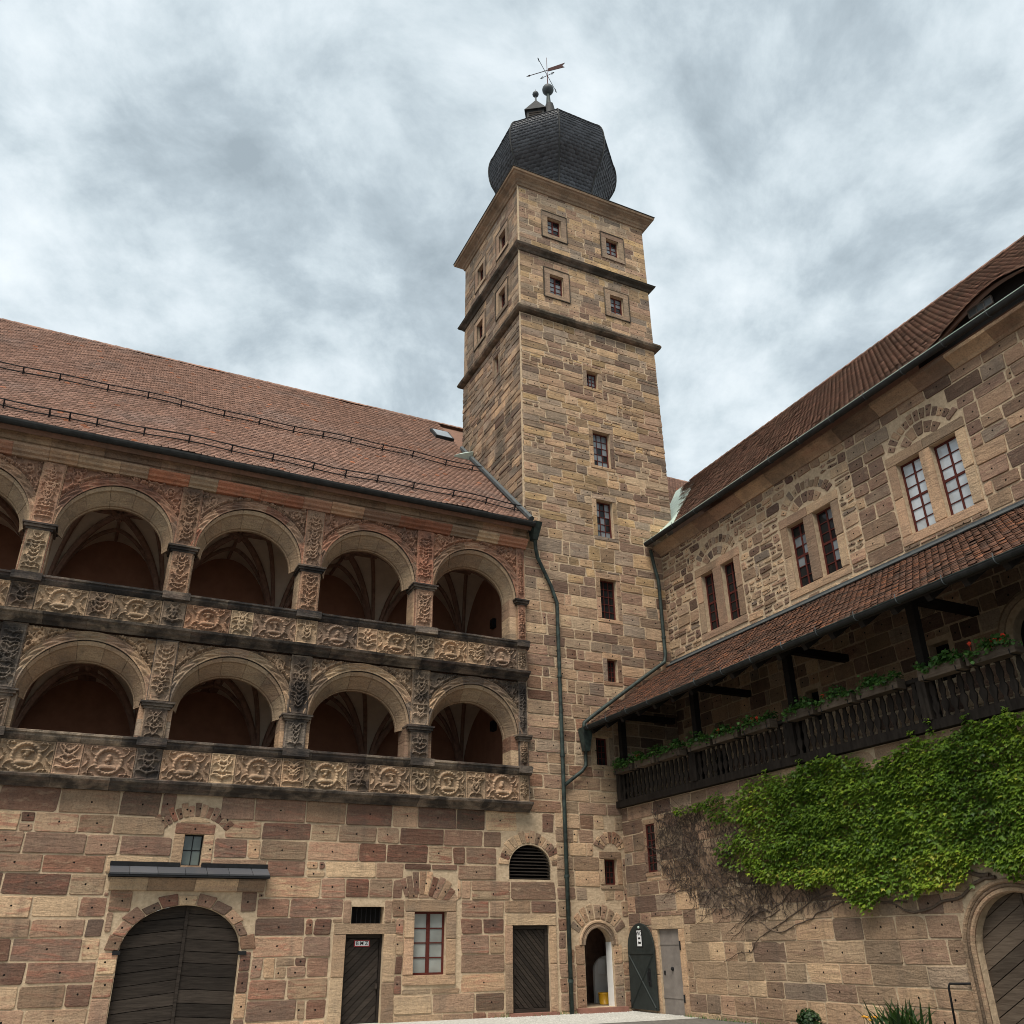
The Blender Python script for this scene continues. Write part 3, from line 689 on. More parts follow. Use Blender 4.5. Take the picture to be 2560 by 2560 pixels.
# BMZ door
d = MB(); fr_ = [(6.82, 6.88), (7.77, 7.83)]
[d.fbox(FL, a, b, -.4, 1.87, -.24, -.15) for a, b in fr_]; d.fbox(FL, 6.88, 7.77, 1.78, 1.87, -.24, -.152); d.fbox(FL, 6.88, 7.77, -.4, 1.78, -.3, -.23); d.fbox(FL, 7.70, 7.74, .62, .74, -.18, -.1)
door = d.build('door', 'wood_gate', AW); planks(door, FL, [(6.89, -.4), (7.76, -.4), (7.76, 1.77), (6.89, 1.77)], math.radians(43), .135, -.225, .04, 'wood_gate', rng)
mb = MB(); mb.fbox(FL, 6.93, 7.80, 2.11, 2.51, -.3, -.28); vt = mb.build('vent_opening', 'void', AW)
for i in range(7): mb = MB(); x = 6.99 + i * .125; mb.tube([FL(x, 2.11, -.16), FL(x, 2.51, -.16)], .011, 6); mb.build('bar', 'iron_black', vt)
# second door
d = MB(); [d.fbox(FL, a, b, -.06, 2.06, -.2, -.08) for a, b in ((11.50, 11.60), (12.54, 12.64))]; d.fbox(FL, 11.6, 12.54, 1.96, 2.06, -.2, -.082); d.fbox(FL, 11.6, 12.54, -.06, .04, -.2, -.082); d.fbox(FL, 11.6, 12.54, .04, 1.96, -.26, -.17); d.fbox(FL, 11.56, 11.60, .85, .99, -.1, -.03)
door = d.build('door', 'wood_gate', AW); planks(door, FL, [(11.605, .045), (12.535, .045), (12.535, 1.955), (11.605, 1.955)], math.radians(-47), .105, -.165, .04, 'wood_gate', rng)
mb = MB(); mb.fbox(FL, 11.36, 12.82, -.14, -.055, -.3, .16); mb.build('doorstep', 'doorstep', AW)
window(AW, FL, *WINB[:4], -.16, 2, 4, 'glass_frosted', .055, .03, mull=.10)
# louvre
mb = MB(); prism(mb, FL, arch_outline(11.42, 12.76, 3.23, 3.56, .60), -.31, -.28); lv = mb.build('louvre', 'void', AW)
for i in range(10):
    v = 3.27 + i * .088; hw = .665 if v < 3.56 else .665 * math.sqrt(max(.03, 1 - ((v - 3.53) / .62) ** 2))
    mb = MB(); mb.hexa([FL(12.09 - hw, v - .02, -.05), FL(12.09 + hw, v - .02, -.05), FL(12.09 + hw, v + .03, -.2), FL(12.09 - hw, v + .03, -.2), FL(12.09 - hw, v - .002, -.05), FL(12.09 + hw, v - .002, -.05), FL(12.09 + hw, v + .048, -.2), FL(12.09 - hw, v + .048, -.2)]); mb.build('slat', 'wood_gate', lv)

PX = [-9.16, -5.64, -2.12, 1.46, 5.03, 8.57, 11.94]
LEV = [dict(floor=5.2, rail0=6.05, rail=6.28, pan0=5.30, cap=7.20, sp=7.22, apex=8.68, top=8.90, rise=1.46, pw=.80, carv='carved_black', pan='carved_buff', zs=6.3, va=8.98),
       dict(floor=9.1, rail0=9.90, rail=10.17, pan0=9.20, cap=11.55, sp=11.60, apex=13.13, top=13.46, rise=1.53, pw=.64, carv='carved_red', pan='carved_buff', zs=10.45, va=13.62)]
for li, L in enumerate(LEV):
    rng = random.Random(100 + li)
    # parapet
    mb = MB(); mb.fbox(FL, -9.4, 12.0, L['pan0'] - .12, L['rail0'] + .05, -.3, .25)
    pp = mb.build('parapet', L['pan'], AW)
    cz = L['pan0'] - .27
    mould(pp, 'cornice_block', FL, [(0, cz + .02), (.10, cz), (.16, cz + .05), (.24, cz + .09), (.30, cz + .15), (.38, cz + .19), (.40, cz + .25), (.30, cz + .28), (0, cz + .28)], -9.4, 12.05, (.9, 1.6), 'crusted_rail', rng)
    rz = L['rail0']
    mould(pp, 'rail_block', FL, [(0, rz + .001), (.28, rz + .001), (.33, rz + .05), (.37, rz + .10), (.37, rz + .15), (.41, rz + .17), (.41, rz + .22), (.36, rz + .235), (-.3, rz + .235), (-.3, rz + .05)], -9.4, 12.05, (.9, 1.7), 'crusted_rail', rng)
    for i in range(len(PX)):
        c = PX[i]; last = i == len(PX) - 1; p0, p1 = L['pan0'], L['rail0'] + .002
        hw = .30
        a, b = (c - hw, c + hw) if not last else (11.64, 11.95)
        pm = L['pan'] if rng.random() < .6 else 'carved_black'
        mb = MB(); mb.fbox(FL, a, b, p0 - .02, p1, .2, .285); mb.build('parapet_pier', pm, pp)
        relief(pp, FL, a + .004, b - .004, p0, p1, .287, (lambda P, s=candelabrum(rng, b - a - .12, p1 - p0 - .12): stroke_h(P, s)), .017, pm, rng, .05 if not last else .03)
        mb = MB(); mb.fbox(FL, a - .05, b + .05, rz - .001 + .04, rz + .24, .3, .45); mb.build('rail_block', 'crusted_rail', pp)
        if last: continue
        d = PX[i + 1]; m = (c + d) / 2
        e1 = d - hw if i < len(PX) - 2 else 11.64
        mw = .30
        relief(pp, FL, m - mw, m + mw, p0, p1, .275, (lambda P, s=candelabrum(rng, .48, p1 - p0 - .12): stroke_h(P, s)), .017, rng.choice(['carved_buff', 'carved_black', 'carved_buff']), rng, .05)
        for (x0, x1) in ((c + hw, m - mw), (m + mw, e1)):
            relief(pp, FL, x0 + .004, x1 - .004, p0, p1, .252, medallion(rng, x1 - x0, p1 - p0), .017, ('carved_buff' if li == 0 else rng.choice(['carved_buff', 'carved_red', 'carved_buff', 'carved_buff'])), rng, .05)
    # pillars and pilasters
    for i, c in enumerate(PX):
        last = i == len(PX) - 1
        x0, x1 = (c - L['pw'] / 2, c + L['pw'] / 2) if not last else (11.52, 12.06)
        mb = MB(); zc = L['rail'] - .3
        k = 3
        for j in range(k):
            q0, q1 = zc + (L['sp'] - zc) * j / k, zc + (L['sp'] - zc) * (j + 1) / k; mb.fbox(FL, x0, x1, q0 + .003, q1 - .003, -.6, 0.0)
        pil = mb.build('pillar', 'trim_stone' if li else 'stone_tower_low', AW)
        a, b = (c - .285, c + .285) if not last else (11.76, 12.05)
        mb = MB(); mb.fbox(FL, a, b, L['rail'] - .03, L['cap'] - .05, -.02, .10); mb.fbox(FL, a, b, L['cap'], L['top'] + .02, -.02, .06); mb.build('pilaster', L['carv'], pil)
        for (q0, q1, ww) in ((L['rail'] + .02, L['cap'] - .12, .102), (L['cap'] + .08, L['top'] - .02, .062)):
            H = q1 - q0
            relief(pil, FL, a + .02, b - .02, q0, q1, ww, (lambda P, s=candelabrum(rng, b - a - .16, H - .1): stroke_h(P, s)), .016, L['carv'] if rng.random() < .75 else ('carved_black' if li == 0 else 'carved_buff'), rng, .05 if not last else .03)
        kz = L['cap'] - .09
        for s0, s1, ww in ((kz - .04, kz + .02, .14), (kz + .02, kz + .09, .19), (kz + .09, kz + .14, .23)):
            mb = MB(); mb.fbox(FL, a - ww + .1, min(b + ww - .1, 12.14), s0 + .001, s1, -.55 if ww < .2 else -.5, ww); mb.build('capital', 'crusted_rail', pil)
    # arches
    for i in range(len(PX) - 1):
        c, d = PX[i], PX[i + 1]; a, b = c + .285, (d - .285 if i < len(PX) - 2 else 11.76); uc, RF = (a + b) / 2, (b - a) / 2 - .015
        rv = L['rise'] / RF; N = 48; sp = L['sp']
        prof = [(0, -.02), (0, .045), (.03, .055), (.045, .03), (.18, .03), (.20, .06), (.225, .06), (.24, 0)]
        th = np.linspace(0, math.pi, N * 2 + 1); nr = 14; rr = np.linspace(0, .24, nr + 1); V = []
        for t in th:
            for r in rr:
                w = np.interp(r, [p[0] for p in prof[1:]], [p[1] for p in prof[1:]])
                if .05 < r < .175: w = .012 + .075 * abs(math.sin(t * 15 + (r - .11) * 26 * (1 if t < math.pi / 2 else -1))) * math.sin((r - .05) / .125 * math.pi) ** .5
                V.append(FL(uc + (RF + r) * math.cos(t), sp + (RF * rv + r) * math.sin(t), w))
        n = nr + 1; I = np.arange(2 * N * nr); ii, jj = I // nr, I % nr
        F = np.stack([ii * n + jj, ii * n + jj + 1, (ii + 1) * n + jj + 1, (ii + 1) * n + jj], 1)
        seg = (np.minimum(ii // 14, 6)); sr = np.random.RandomState(i * 7 + li).rand(8, 3)
        arch = make_obj('arch', np.array(V), F, 'carved_red' if li else 'carved_buff', AW, sr[seg])
        # soffit, splayed towards the back, cut into voussoirs
        sec = [(RF, 0.0), (RF - .035, -.05), (RF - .05, -.12), (RF - .19, -.44), (RF - .20, -.50), (RF - .225, -.52), (RF - .225, -.62)]
        for k in range(7):
            t0, t1 = math.pi * k / 7 + .003, math.pi * (k + 1) / 7 - .003; V = []; M = 6; js = rng.uniform(-.006, .006)
            for q in range(M + 1):
                t = t0 + (t1 - t0) * q / M
                for (r, w) in sec: V.append(FL(uc + (r + (js if w < 0 else 0)) * math.cos(t), sp - (.0 if w == 0 else .06) + (r * rv - (.16 if w < -.4 else .02) + js) * math.sin(t), w))
            n2 = len(sec); F = [(q * n2 + s, q * n2 + s + 1, (q + 1) * n2 + s + 1, (q + 1) * n2 + s) for q in range(M) for s in range(n2 - 1)] + [tuple(range(n2)), tuple(range(M * n2, (M + 1) * n2))]
            make_obj('voussoir', V, F, 'trim_stone', arch, (rng.random() * .3, rng.random(), .35 + .25 * rng.random()))
        # spandrel: carved front and plain back
        RO = RF + .235
        def spf(P, uc=uc, sp=sp, rng=rng, w=b - a, h=L['top'] - sp, li=li):
            S = []
            for s in (1, -1):
                bx, by = s * w * .40, h / 2 - .28
                S.append(([(bx + .10 * math.cos(t), by + .13 * math.sin(t)) for t in np.linspace(0, 6.2, 22)], [.035] * 22, .05)); S.append(([(bx, by)], [.09], .04))
                for _ in range(60):
                    x, y = s * w / 2 * rng.uniform(.02, 1) ** .6, -h / 2 + h * rng.uniform(0, 1) ** .7; kk = rng.choice((1, -1)) * rng.uniform(5, 16)
                    S.append(curl(x, y, rng.uniform(0, 6.28), rng.uniform(.14, .34), kk * .3, kk * 1.4, .038, .018, rng.uniform(.03, .055), 9, .012))
                S.append(([(s * (RF + .31) * math.cos(t), -h / 2 + (RF * rv + .31) * math.sin(t)) for t in np.linspace(.35, 1.5, 30)], [.05 + .018 * math.sin(k * 1.9) for k in range(30)], .06))
            return stroke_h(P, S)
        relief(arch, FL, a, b, sp, L['top'], .0, spf, .021, L['carv'], rng, 0, 'spandrel', mask=lambda cu, cv, uc=uc, sp=sp: ((cu - uc) / (RO)) ** 2 + ((cv - sp) / (RF * rv + .235)) ** 2 > .97)
        mb = MB(); slab(mb, FL, c, d if i < len(PX) - 2 else 12.06, sp, L['top'] + .22, [(uc - RF + .19, uc + RF - .19, sp - .2, sp - .1, RF * rv - .1)], w=-.6, depth=0); mb.build('spandrel_back', 'plaster_vault', arch)
        # vault over the bay
        y0, y1 = .60, 5.2; zs, H = L['zs'], L['va'] - L['zs']; gu, gy = 26, 20; V = []
        bu = d if i < len(PX) - 2 else 12.06
        def vz(tu, ty): return zs + H * max(math.sqrt(max(0, 1 - tu * tu)), math.sqrt(max(0, 1 - ty * ty)))
        for jy in range(gy + 1):
            for ju in range(gu + 1):
                tu, ty = -math.cos(math.pi * ju / gu), -math.cos(math.pi * jy / gy); V.append(((c + bu) / 2 + (bu - c) / 2 * tu, (y0 + y1) / 2 + (y1 - y0) / 2 * ty, vz(tu, ty)))
        n = gu + 1; I = np.arange(gu * gy); ii, jj = I % gu, I // gu
        va = make_obj('vault', np.array(V), np.stack([jj * n + ii, jj * n + ii + 1, (jj + 1) * n + ii + 1, (jj + 1) * n + ii], 1), 'plaster_vault', AW, smooth=False)
        mx, my, ax, ay = (c + bu) / 2, (y0 + y1) / 2, (bu - c) / 2, (y1 - y0) / 2
        def rib(p, q, r_):
            pts = []
            for t in np.linspace(0, 1, 15):
                t = t * t * (3 - 2 * t) if False else t; tu, ty = p[0] + (q[0] - p[0]) * t, p[1] + (q[1] - p[1]) * t
                tu, ty = math.copysign(min(abs(tu), .9995), tu), math.copysign(min(abs(ty), .9995), ty)
                pts.append((mx + ax * tu * .985, my + ay * ty * .985, vz(tu, ty) - .05))
            e = np.array(pts[-1 if abs(q[0]) == 1 else 0]); mb = MB(); mb.tube(pts, r_, 6); mb.build('rib', 'rib_stone', va)
        for sx in (1, -1):
            for sy in (1, -1):
                for tg, r_ in (((0, 0), .10), ((0, sy * .52), .075), ((sx * .52, 0), .075)): rib(tg, (sx, sy), r_)
                mb = MB(); mb.tube([(mx + sx * ax * .97, my + sy * ay * .96, L['floor']), (mx + sx * ax * .97, my + sy * ay * .96, zs + .25)], .12, 8); mb.build('rib', 'rib_stone', va)
        mb = MB(); mb.tube([(mx - ax * .6, my, zs + H - .05), (mx + ax * .6, my, zs + H - .05)], .055, 6); mb.tube([(mx, my - ay * .9, zs + H - .05), (mx, my + ay * .9, zs + H - .05)], .055, 6); mb.build('rib', 'rib_stone', va)
        mb = MB(); mb.sphere((mx, my, zs + H - .12), .20, 10, 6, sc=(1, 1, .6)); mb.sphere((mx, my, zs + H - .24), .09, 8, 5)
        for k in range(8): mb.sphere((mx + .22 * math.cos(k * .785), my + .22 * math.sin(k * .785), zs + H - .11), .075, 6, 4)
        mb.build('boss', 'rib_stone', va)
    mb = MB(); mb.fbox(FL, -9.4, 12.06, L['floor'] - .15, L['floor'], -5.3, -.3); mb.build('gallery_floor', 'rib_stone', AW)
    mb = MB(); mb.fbox(FL, -9.4, 12.06, L['floor'], L['top'] + .2, -5.34, -5.18); mb.build('gallery_back_wall', 'plaster_red', AW)
    mb = MB(); mb.box(12.065, 12.12, .62, 5.2, L['floor'], L['top'] + .3); mb.build('gallery_end_wall', 'plaster_red', AW)
    for x0, x1, z0, z1 in (((5.3, 6.5, 5.25, 7.3), (9.6, 10.5, 5.25, 7.2), (1.9, 3.0, 5.25, 7.3), (-1.6, -.5, 5.25, 7.2)) if li == 0 else ()):
        mb = MB(); mb.fbox(FL, x0, x1, z0, z1, -5.2, -5.14); fo = mb.build('blind_frame', 'rib_stone', AW); mb = MB(); mb.fbox(FL, x0 + .1, x1 - .1, z0 + .1, z1 - .1, -5.15, -5.125); mb.build('niche_panel', 'plaster_red', fo)
rng = random.Random(7)
mould(AW, 'eaves_moulding', FL, [(0, 13.44), (.14, 13.44), (.16, 13.50), (.24, 13.54), (.26, 13.60), (.33, 13.66), (.34, 13.72), (.20, 13.75), (0, 13.75)], -9.4, 12.10, (.7, 1.3), lambda r: 'red_moulding' if r.random() < .8 else 'trim_stone', rng, jit=.02)
mould(AW, 'frieze_block', FL, [(-.1, 13.75), (.12, 13.751), (.12, 13.86), (.17, 13.88), (.17, 14.02), (.24, 14.06), (.26, 14.16), (-.1, 14.16)], -9.4, 12.10, (.8, 1.5), lambda r: 'cornice_stone' if r.random() < .9 else 'red_moulding', rng, jit=.006)

# roof
TH = math.atan(.97); RO0 = np.array([0, -.64, 14.22]); RB = np.array([0, math.cos(TH), math.sin(TH)]); RN = np.array([0, -math.sin(TH), math.cos(TH)]); RLEN = 9.84 / math.cos(TH)
def rp(u, s, h=0.0):
    u = np.asarray(u, float); h = h + .030 * np.sin(u * .83 + np.asarray(s) * .31) + .018 * np.sin(u * 2.1 - np.asarray(s) * .9) - .05 * np.sin(np.clip(np.asarray(s) / 13.7, 0, 1) * math.pi)
    return np.stack(np.broadcast_arrays(np.asarray(u, float), RO0[1] + np.asarray(s) * RB[1] + h * RN[1], RO0[2] + np.asarray(s) * RB[2] + h * RN[2]), -1)
mb = MB(); rz_ = rp(0, RLEN); S1 = (5.78 - RO0[1]) / RB[1]
mb.hexa([rp(-10.6, 0, -.30), rp(12.14, 0, -.30), rp(12.14, RLEN, -.30), rp(-10.6, RLEN, -.30), rp(-10.6, 0, -.16), rp(12.14, 0, -.16), rp(12.14, RLEN, -.16), rp(-10.6, RLEN, -.16)])
mb.hexa([rp(12.2, S1, -.30), rp(29, S1, -.30), rp(29, RLEN, -.30), rp(12.2, RLEN, -.30), rp(12.2, S1, -.16), rp(29, S1, -.16), rp(29, RLEN, -.16), rp(12.2, RLEN, -.16)])
mb.quad(rp(-10.6, RLEN, -.10), rp(29, RLEN, -.10), (29, 19, 14.2), (-10.6, 19, 14.2))
roof = mb.build('roof', 'tile_brown', AW)
tiles(roof, rp, -10.5, 12.02, 0, RLEN - .1, .18, .165, 'tile_red', lambda u, s: np.ones(len(u), bool), 300, 3)
tiles(roof, rp, 18.6, 28.5, 7.5, RLEN - .1, .18, .165, 'tile_red', lambda u, s: np.ones(len(u), bool), 0, 4)
for i in range(96):
    u = -10.5 + i * .41; mb = MB(); V = []; top = rp(0, RLEN)
    for x, rr in ((u, .13), (u + .44, .115)):
        for k in range(7): an = math.pi * k / 6; V.append((x, top[1] + rr * math.cos(an), top[2] - .05 + rr * math.sin(an) + random.uniform(-.006, .006)))
    mb.add(V, [(k, k + 1, 8 + k, 7 + k) for k in range(6)] + [tuple(range(7)), tuple(range(7, 14))]); mb.build('ridge_tile', 'tile_red', roof)
# gutter, soffit, snow guards
mb = MB(); V = []; G = 8
for x in (-10.5, 12.16):
    for k in range(G + 1): an = math.pi * k / G; V.append((x, -.66 + .12 * math.cos(an), 14.19 - .145 * math.sin(an)))
    for k in range(G, -1, -1): an = math.pi * k / G; V.append((x, -.66 + .105 * math.cos(an), 14.195 - .13 * math.sin(an)))
n = 2 * (G + 1); mb.add(V, [(k, (k + 1) % n, n + (k + 1) % n, n + k) for k in range(n)] + [tuple(range(n)), tuple(range(n, 2 * n))]); mb.fbox(FL, -10.5, 12.1, 14.165, 14.20, .0, .53); mb.build('gutter', 'gutter_dark', AW)
SG1 = [-5.2, -3.96, -2.91, -1.48, -.24, .81, 2.24, 3.44, 4.65, 5.7, 6.72, 7.94, 9.12, 10.47, 11.57]; SG2 = [-4.9, -3.7, -2.58, -2.07, -1.37, -.12, 1.11, 2.33, 3.55, 4.8, 5.83, 6.86, 8.07, 9.46, 10.65, 11.73]
for s_, xs in (((3.35 - RO0[1]) / RB[1], SG1), ((.02 - RO0[1]) / RB[1], SG2)):
    mb = MB()
    for h in (.07, .25): mb.tube([rp(x_, s_, h + .02) for x_ in np.linspace(-10.4, 11.95, 46)], .022, 6)
    sg = mb.build('snow_guard', 'iron_black', roof)
    for x in xs:
        mb = MB(); mb.tube([rp(x, s_ - .03, .03), rp(x, s_, .29)], .024, 5); mb.tube([rp(x, s_ + .35, .03), rp(x, s_, .2)], .012, 4); b_ = mb.build('guard_bracket', 'iron_black', roof)
# skylight, flashing and flashing box
mb = MB(); mb.hexa([rp(11.25, 10.2, .0), rp(12.1, 10.2, .0), rp(12.1, 11.3, .0), rp(11.25, 11.3, .0), rp(11.25, 10.2, .16), rp(12.1, 10.2, .16), rp(12.1, 11.3, .16), rp(11.25, 11.3, .16)]); sk = mb.build('skylight', 'gutter_dark', roof)
mb = MB(); mb.quad(rp(11.32, 10.27, .166), rp(12.03, 10.27, .166), rp(12.03, 11.23, .166), rp(11.32, 11.23, .166)); mb.build('pane', 'glass_mid', sk)
mb = MB(); P1 = [(12.09, y, 14.22 + .97 * (y + .64) + .10) for y in np.linspace(-.6, 5.7, 12)]; mb.tube(P1, .10, 6); mb.build('flashing', 'lead', roof)
mb = MB(); mb.add([rp(11.40, 7.55, .03), rp(12.1, 7.4, .03), rp(12.1, 8.4, .03), rp(11.40, 7.55, .10), rp(12.1, 7.4, .42), rp(12.1, 8.4, .10)], [(0, 1, 4, 3), (1, 2, 5, 4), (2, 0, 3, 5), (3, 4, 5)]); mb.build('flashing_box', 'copper_pale', roof)

# ------------------------------------------------------------------ the tower
TW = thing('stair_tower', 'tall square sandstone tower with a dark slate onion dome', 'tower', (15.2, 2.85, -.13))
rng = random.Random(21)
TWIN = [(13.46, 14.11, 28.07, 29.01), (16.32, 16.95, 28.05, 28.98), (13.47, 14.10, 24.93, 25.92), (16.31, 16.95, 24.92, 25.86),
        (14.95, 15.46, 20.86, 21.62), (15.06, 15.80, 17.42, 18.92), (15.03, 15.72, 14.52, 16.00), (14.99, 15.65, 11.45, 12.92), (15.08, 15.48, 9.28, 10.05), (14.48, 14.96, 6.57, 7.44), (14.55, 15.0, 3.13, 3.84)]
WCD = (13.76, 14.68, .0, 1.57, .46); HOLE = (14.27, 14.49, 2.30, 2.54, 0)
ops = [w + (0,) for w in TWIN] + [WCD, HOLE]
mb = MB(); slab(mb, FL, 12.92, XT1, -.5, 5.05, [o for o in ops if o[3] < 5], depth=.34); slab(mb, FL, 12.07, XT1, 5.05, 30.5, [o for o in ops if o[3] > 5], depth=.34)
tf = mb.build('front_wall', 'mortar', TW)
ex = [rect_ex(w[0] - .26, w[1] + .26, w[2] - .22, w[3] + .28) for w in TWIN[:4]] + [rect_ex(w[0] - .17, w[1] + .17, w[2] - .14, w[3] + .20) for w in TWIN[4:]]
ex += [rect_ex(13.44, 15.0, -.5, 1.55), ell_ex(14.22, 1.5, 1.05, 1.25, 1.5), rect_ex(XL + .02, 18.4, -.5, 7.0), rect_ex(XU + .02, 18.4, 6, 14.2), rect_ex(11, 12.93, -.5, 5.06), rect_ex(11, 19, 23.52, 23.9), rect_ex(11, 19, 26.66, 27.05), ell_ex(14.8, 4.0, .62, .68, 4.0)]
S = masonry(FL, 12.08, XT1 - .01, -.42, 5.07, ex, (.32, .46), (.4, .95), .03, (.010, .026), rng)
S += masonry(FL, 12.08, XT1 - .01, 5.07, 14.1, ex, (.30, .44), (.45, 1.1), .034, (.008, .024), rng, .012, .03)
S += masonry(FL, XT0 - .02, XT1 + .02, 14.1, 23.55, ex, (.24, .38), (.45, 1.2), .034, (.008, .030), rng, .016, .035, rubble=.12)
S += masonry(FL, XT0 - .008, XT1 + .008, 23.88, 30.42, ex, (.24, .34), (.4, .95), .016, (.004, .012), rng, .005, .015)
for w in TWIN[4:]: S += surround(FL, *w, .16, .022, rng, lint=.2)
S += arch_stones(FL, 14.22, 1.5, .72, 1.12, 28, 152, 9, rng, gap=.05); S += arch_stones(FL, 14.8, 4.0, .28, .62, 20, 160, 9, rng)
for (a, b) in ((13.46, 13.74), (14.70, 14.98)):
    for (c, d) in ((-.1, .5), (.5, 1.05), (1.05, 1.55)): S.append(poly_stone(FL, [(a, c + .01), (b, c + .01), (b, d - .01), (a, d - .01)], .03, rng, .006))
def tmat(c): return 'stone_tower' if c[2] > 12.5 else 'stone_tower_low'
emit_stones(S, tf, tmat, 300)
mb = MB()   # doorway hood moulding
for rr, ww in ((.47, .05), (.53, .035), (.60, .05)):
    mb.tube([FL(14.22 + rr * math.cos(t), 1.55 + (rr) * math.sin(t), .01 + ww * .3) for t in np.linspace(0, math.pi, 20)], ww * .8, 6)
mb.build('door_arch_moulding', 'trim_stone', TW)
# framed upper windows
for k, w in enumerate(TWIN):
    u0, u1, v0, v1 = w
    up = k < 4
    gl = ['glass_mid', 'glass_mid', 'glass_mid', 'glass_mid', 'glass_mid', 'glass_mid', 'glass_mid', 'glass_dark', 'glass_dark', 'glass_dark', 'glass_dark'][k]
    wo_ = window(TW, FL, u0, u1, v0, v1, -.13 if up else -.17, 2 if up else 3, 4 if k < 5 else (5 if k < 8 else 4), (lambda i, j, g=gl: g if random.random() < .75 else ('glass_dark' if g != 'glass_dark' else 'glass_dark')), .05, .022, mull=.07 if up else None)
    if up:
        for (a, b, c, d, n_) in ((u0 - .25, u1 + .25, v1, v1 + .26, 'lintel'), (u0 - .25, u1 + .25, v0 - .2, v0, 'sill'), (u0 - .25, u0, v0, v1, 'jamb'), (u1, u1 + .25, v0, v1, 'jamb')):
            mb = MB(); mb.fbox(FL, a, b, c + .002, d - .002, -.02, .035); mb.build(n_, 'tower_trim', wo_)
        mb = MB()
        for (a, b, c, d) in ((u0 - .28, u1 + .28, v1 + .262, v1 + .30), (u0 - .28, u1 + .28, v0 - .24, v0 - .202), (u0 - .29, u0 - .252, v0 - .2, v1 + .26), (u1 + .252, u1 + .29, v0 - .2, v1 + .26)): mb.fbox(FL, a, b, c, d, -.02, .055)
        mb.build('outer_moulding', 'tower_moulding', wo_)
# left face
TLW = [(1.28, 1.92, 28.07, 29.0), (3.58, 4.22, 28.07, 29.0), (1.36, 1.98, 24.93, 25.9), (3.62, 4.28, 24.93, 25.9), (2.08, 2.48, 22.05, 22.95)]
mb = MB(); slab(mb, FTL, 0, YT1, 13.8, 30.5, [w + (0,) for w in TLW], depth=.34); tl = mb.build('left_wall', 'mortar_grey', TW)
ex = [rect_ex(w[0] - .26, w[1] + .26, w[2] - .22, w[3] + .28) for w in TLW[:4]] + [rect_ex(1.9, 2.66, 21.9, 23.15), rect_ex(-1, 9, 23.52, 23.9), rect_ex(-1, 9, 26.66, 27.05)]
lim = lambda v0, v1: (-.02, min(YT1 + .02, (v1 - 14.35) / .97 - .4))
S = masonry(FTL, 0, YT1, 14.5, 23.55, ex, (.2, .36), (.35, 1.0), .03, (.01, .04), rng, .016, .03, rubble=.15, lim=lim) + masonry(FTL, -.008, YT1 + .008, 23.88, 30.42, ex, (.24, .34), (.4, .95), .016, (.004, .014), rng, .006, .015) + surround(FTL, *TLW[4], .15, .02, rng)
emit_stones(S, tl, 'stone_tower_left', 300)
for k, w in enumerate(TLW):
    u0, u1, v0, v1 = w
    wo_ = window(TW, FTL, u0, u1, v0, v1, -.13, 2, 4, 'glass_dark', .05, .022, mull=.07)
    if k < 4:
        for (a, b, c, d, n_) in ((u0 - .25, u1 + .25, v1, v1 + .26, 'lintel'), (u0 - .25, u1 + .25, v0 - .2, v0, 'sill'), (u0 - .25, u0, v0, v1, 'jamb'), (u1, u1 + .25, v0, v1, 'jamb')):
            mb = MB(); mb.fbox(FTL, a, b, c + .002, d - .002, -.02, .035); mb.build(n_, 'tower_trim', wo_)
        mb = MB()
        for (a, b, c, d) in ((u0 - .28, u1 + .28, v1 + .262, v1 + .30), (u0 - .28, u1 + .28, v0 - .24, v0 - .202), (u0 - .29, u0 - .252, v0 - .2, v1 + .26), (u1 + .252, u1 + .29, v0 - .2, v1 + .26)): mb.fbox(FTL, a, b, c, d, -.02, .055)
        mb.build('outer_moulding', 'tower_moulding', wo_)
mb = MB(); mb.quad((XT1, 0, 9), (XT1, YT1, 9), (XT1, YT1, 30.5), (XT1, 0, 30.5)); mb.build('east_wall', 'stone_tower', TW)
mb = MB(); mb.quad((XT0, YT1, 14), (XT1, YT1, 14), (XT1, YT1, 30.5), (XT0, YT1, 30.5)); mb.build('north_wall', 'stone_tower', TW)
def ring_mould(name, prof, mat):
    V = []; n = len(prof)
    for (sx, sy) in ((0, 0), (1, 0), (1, 1), (0, 1)):
        for (w, v) in prof: V.append(((XT1 + w) if sx else (XT0 - w), (YT1 + w) if sy else -w, v))
    F = [(c * n + i, c * n + i + 1, ((c + 1) % 4) * n + i + 1, ((c + 1) % 4) * n + i) for c in range(4) for i in range(n - 1)]
    return make_obj(name, V, F, mat, TW)
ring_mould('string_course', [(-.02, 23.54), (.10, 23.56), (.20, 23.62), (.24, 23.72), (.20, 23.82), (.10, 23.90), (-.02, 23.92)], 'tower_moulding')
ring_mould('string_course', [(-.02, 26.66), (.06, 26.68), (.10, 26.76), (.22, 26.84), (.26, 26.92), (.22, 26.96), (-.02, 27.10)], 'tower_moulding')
ring_mould('cornice', [(-.02, 30.22), (.06, 30.24), (.08, 30.34), (.13, 30.38), (.16, 30.46), (.24, 30.52), (.33, 30.58), (.36, 30.64), (.42, 30.66), (.44, 30.76), (.42, 30.79), (-1.2, 30.95)], 'cornice_stone')
ring_mould('cornice_flashing', [(.41, 30.792), (.46, 30.775), (.46, 30.81), (-1.2, 30.99)], 'gutter_dark')
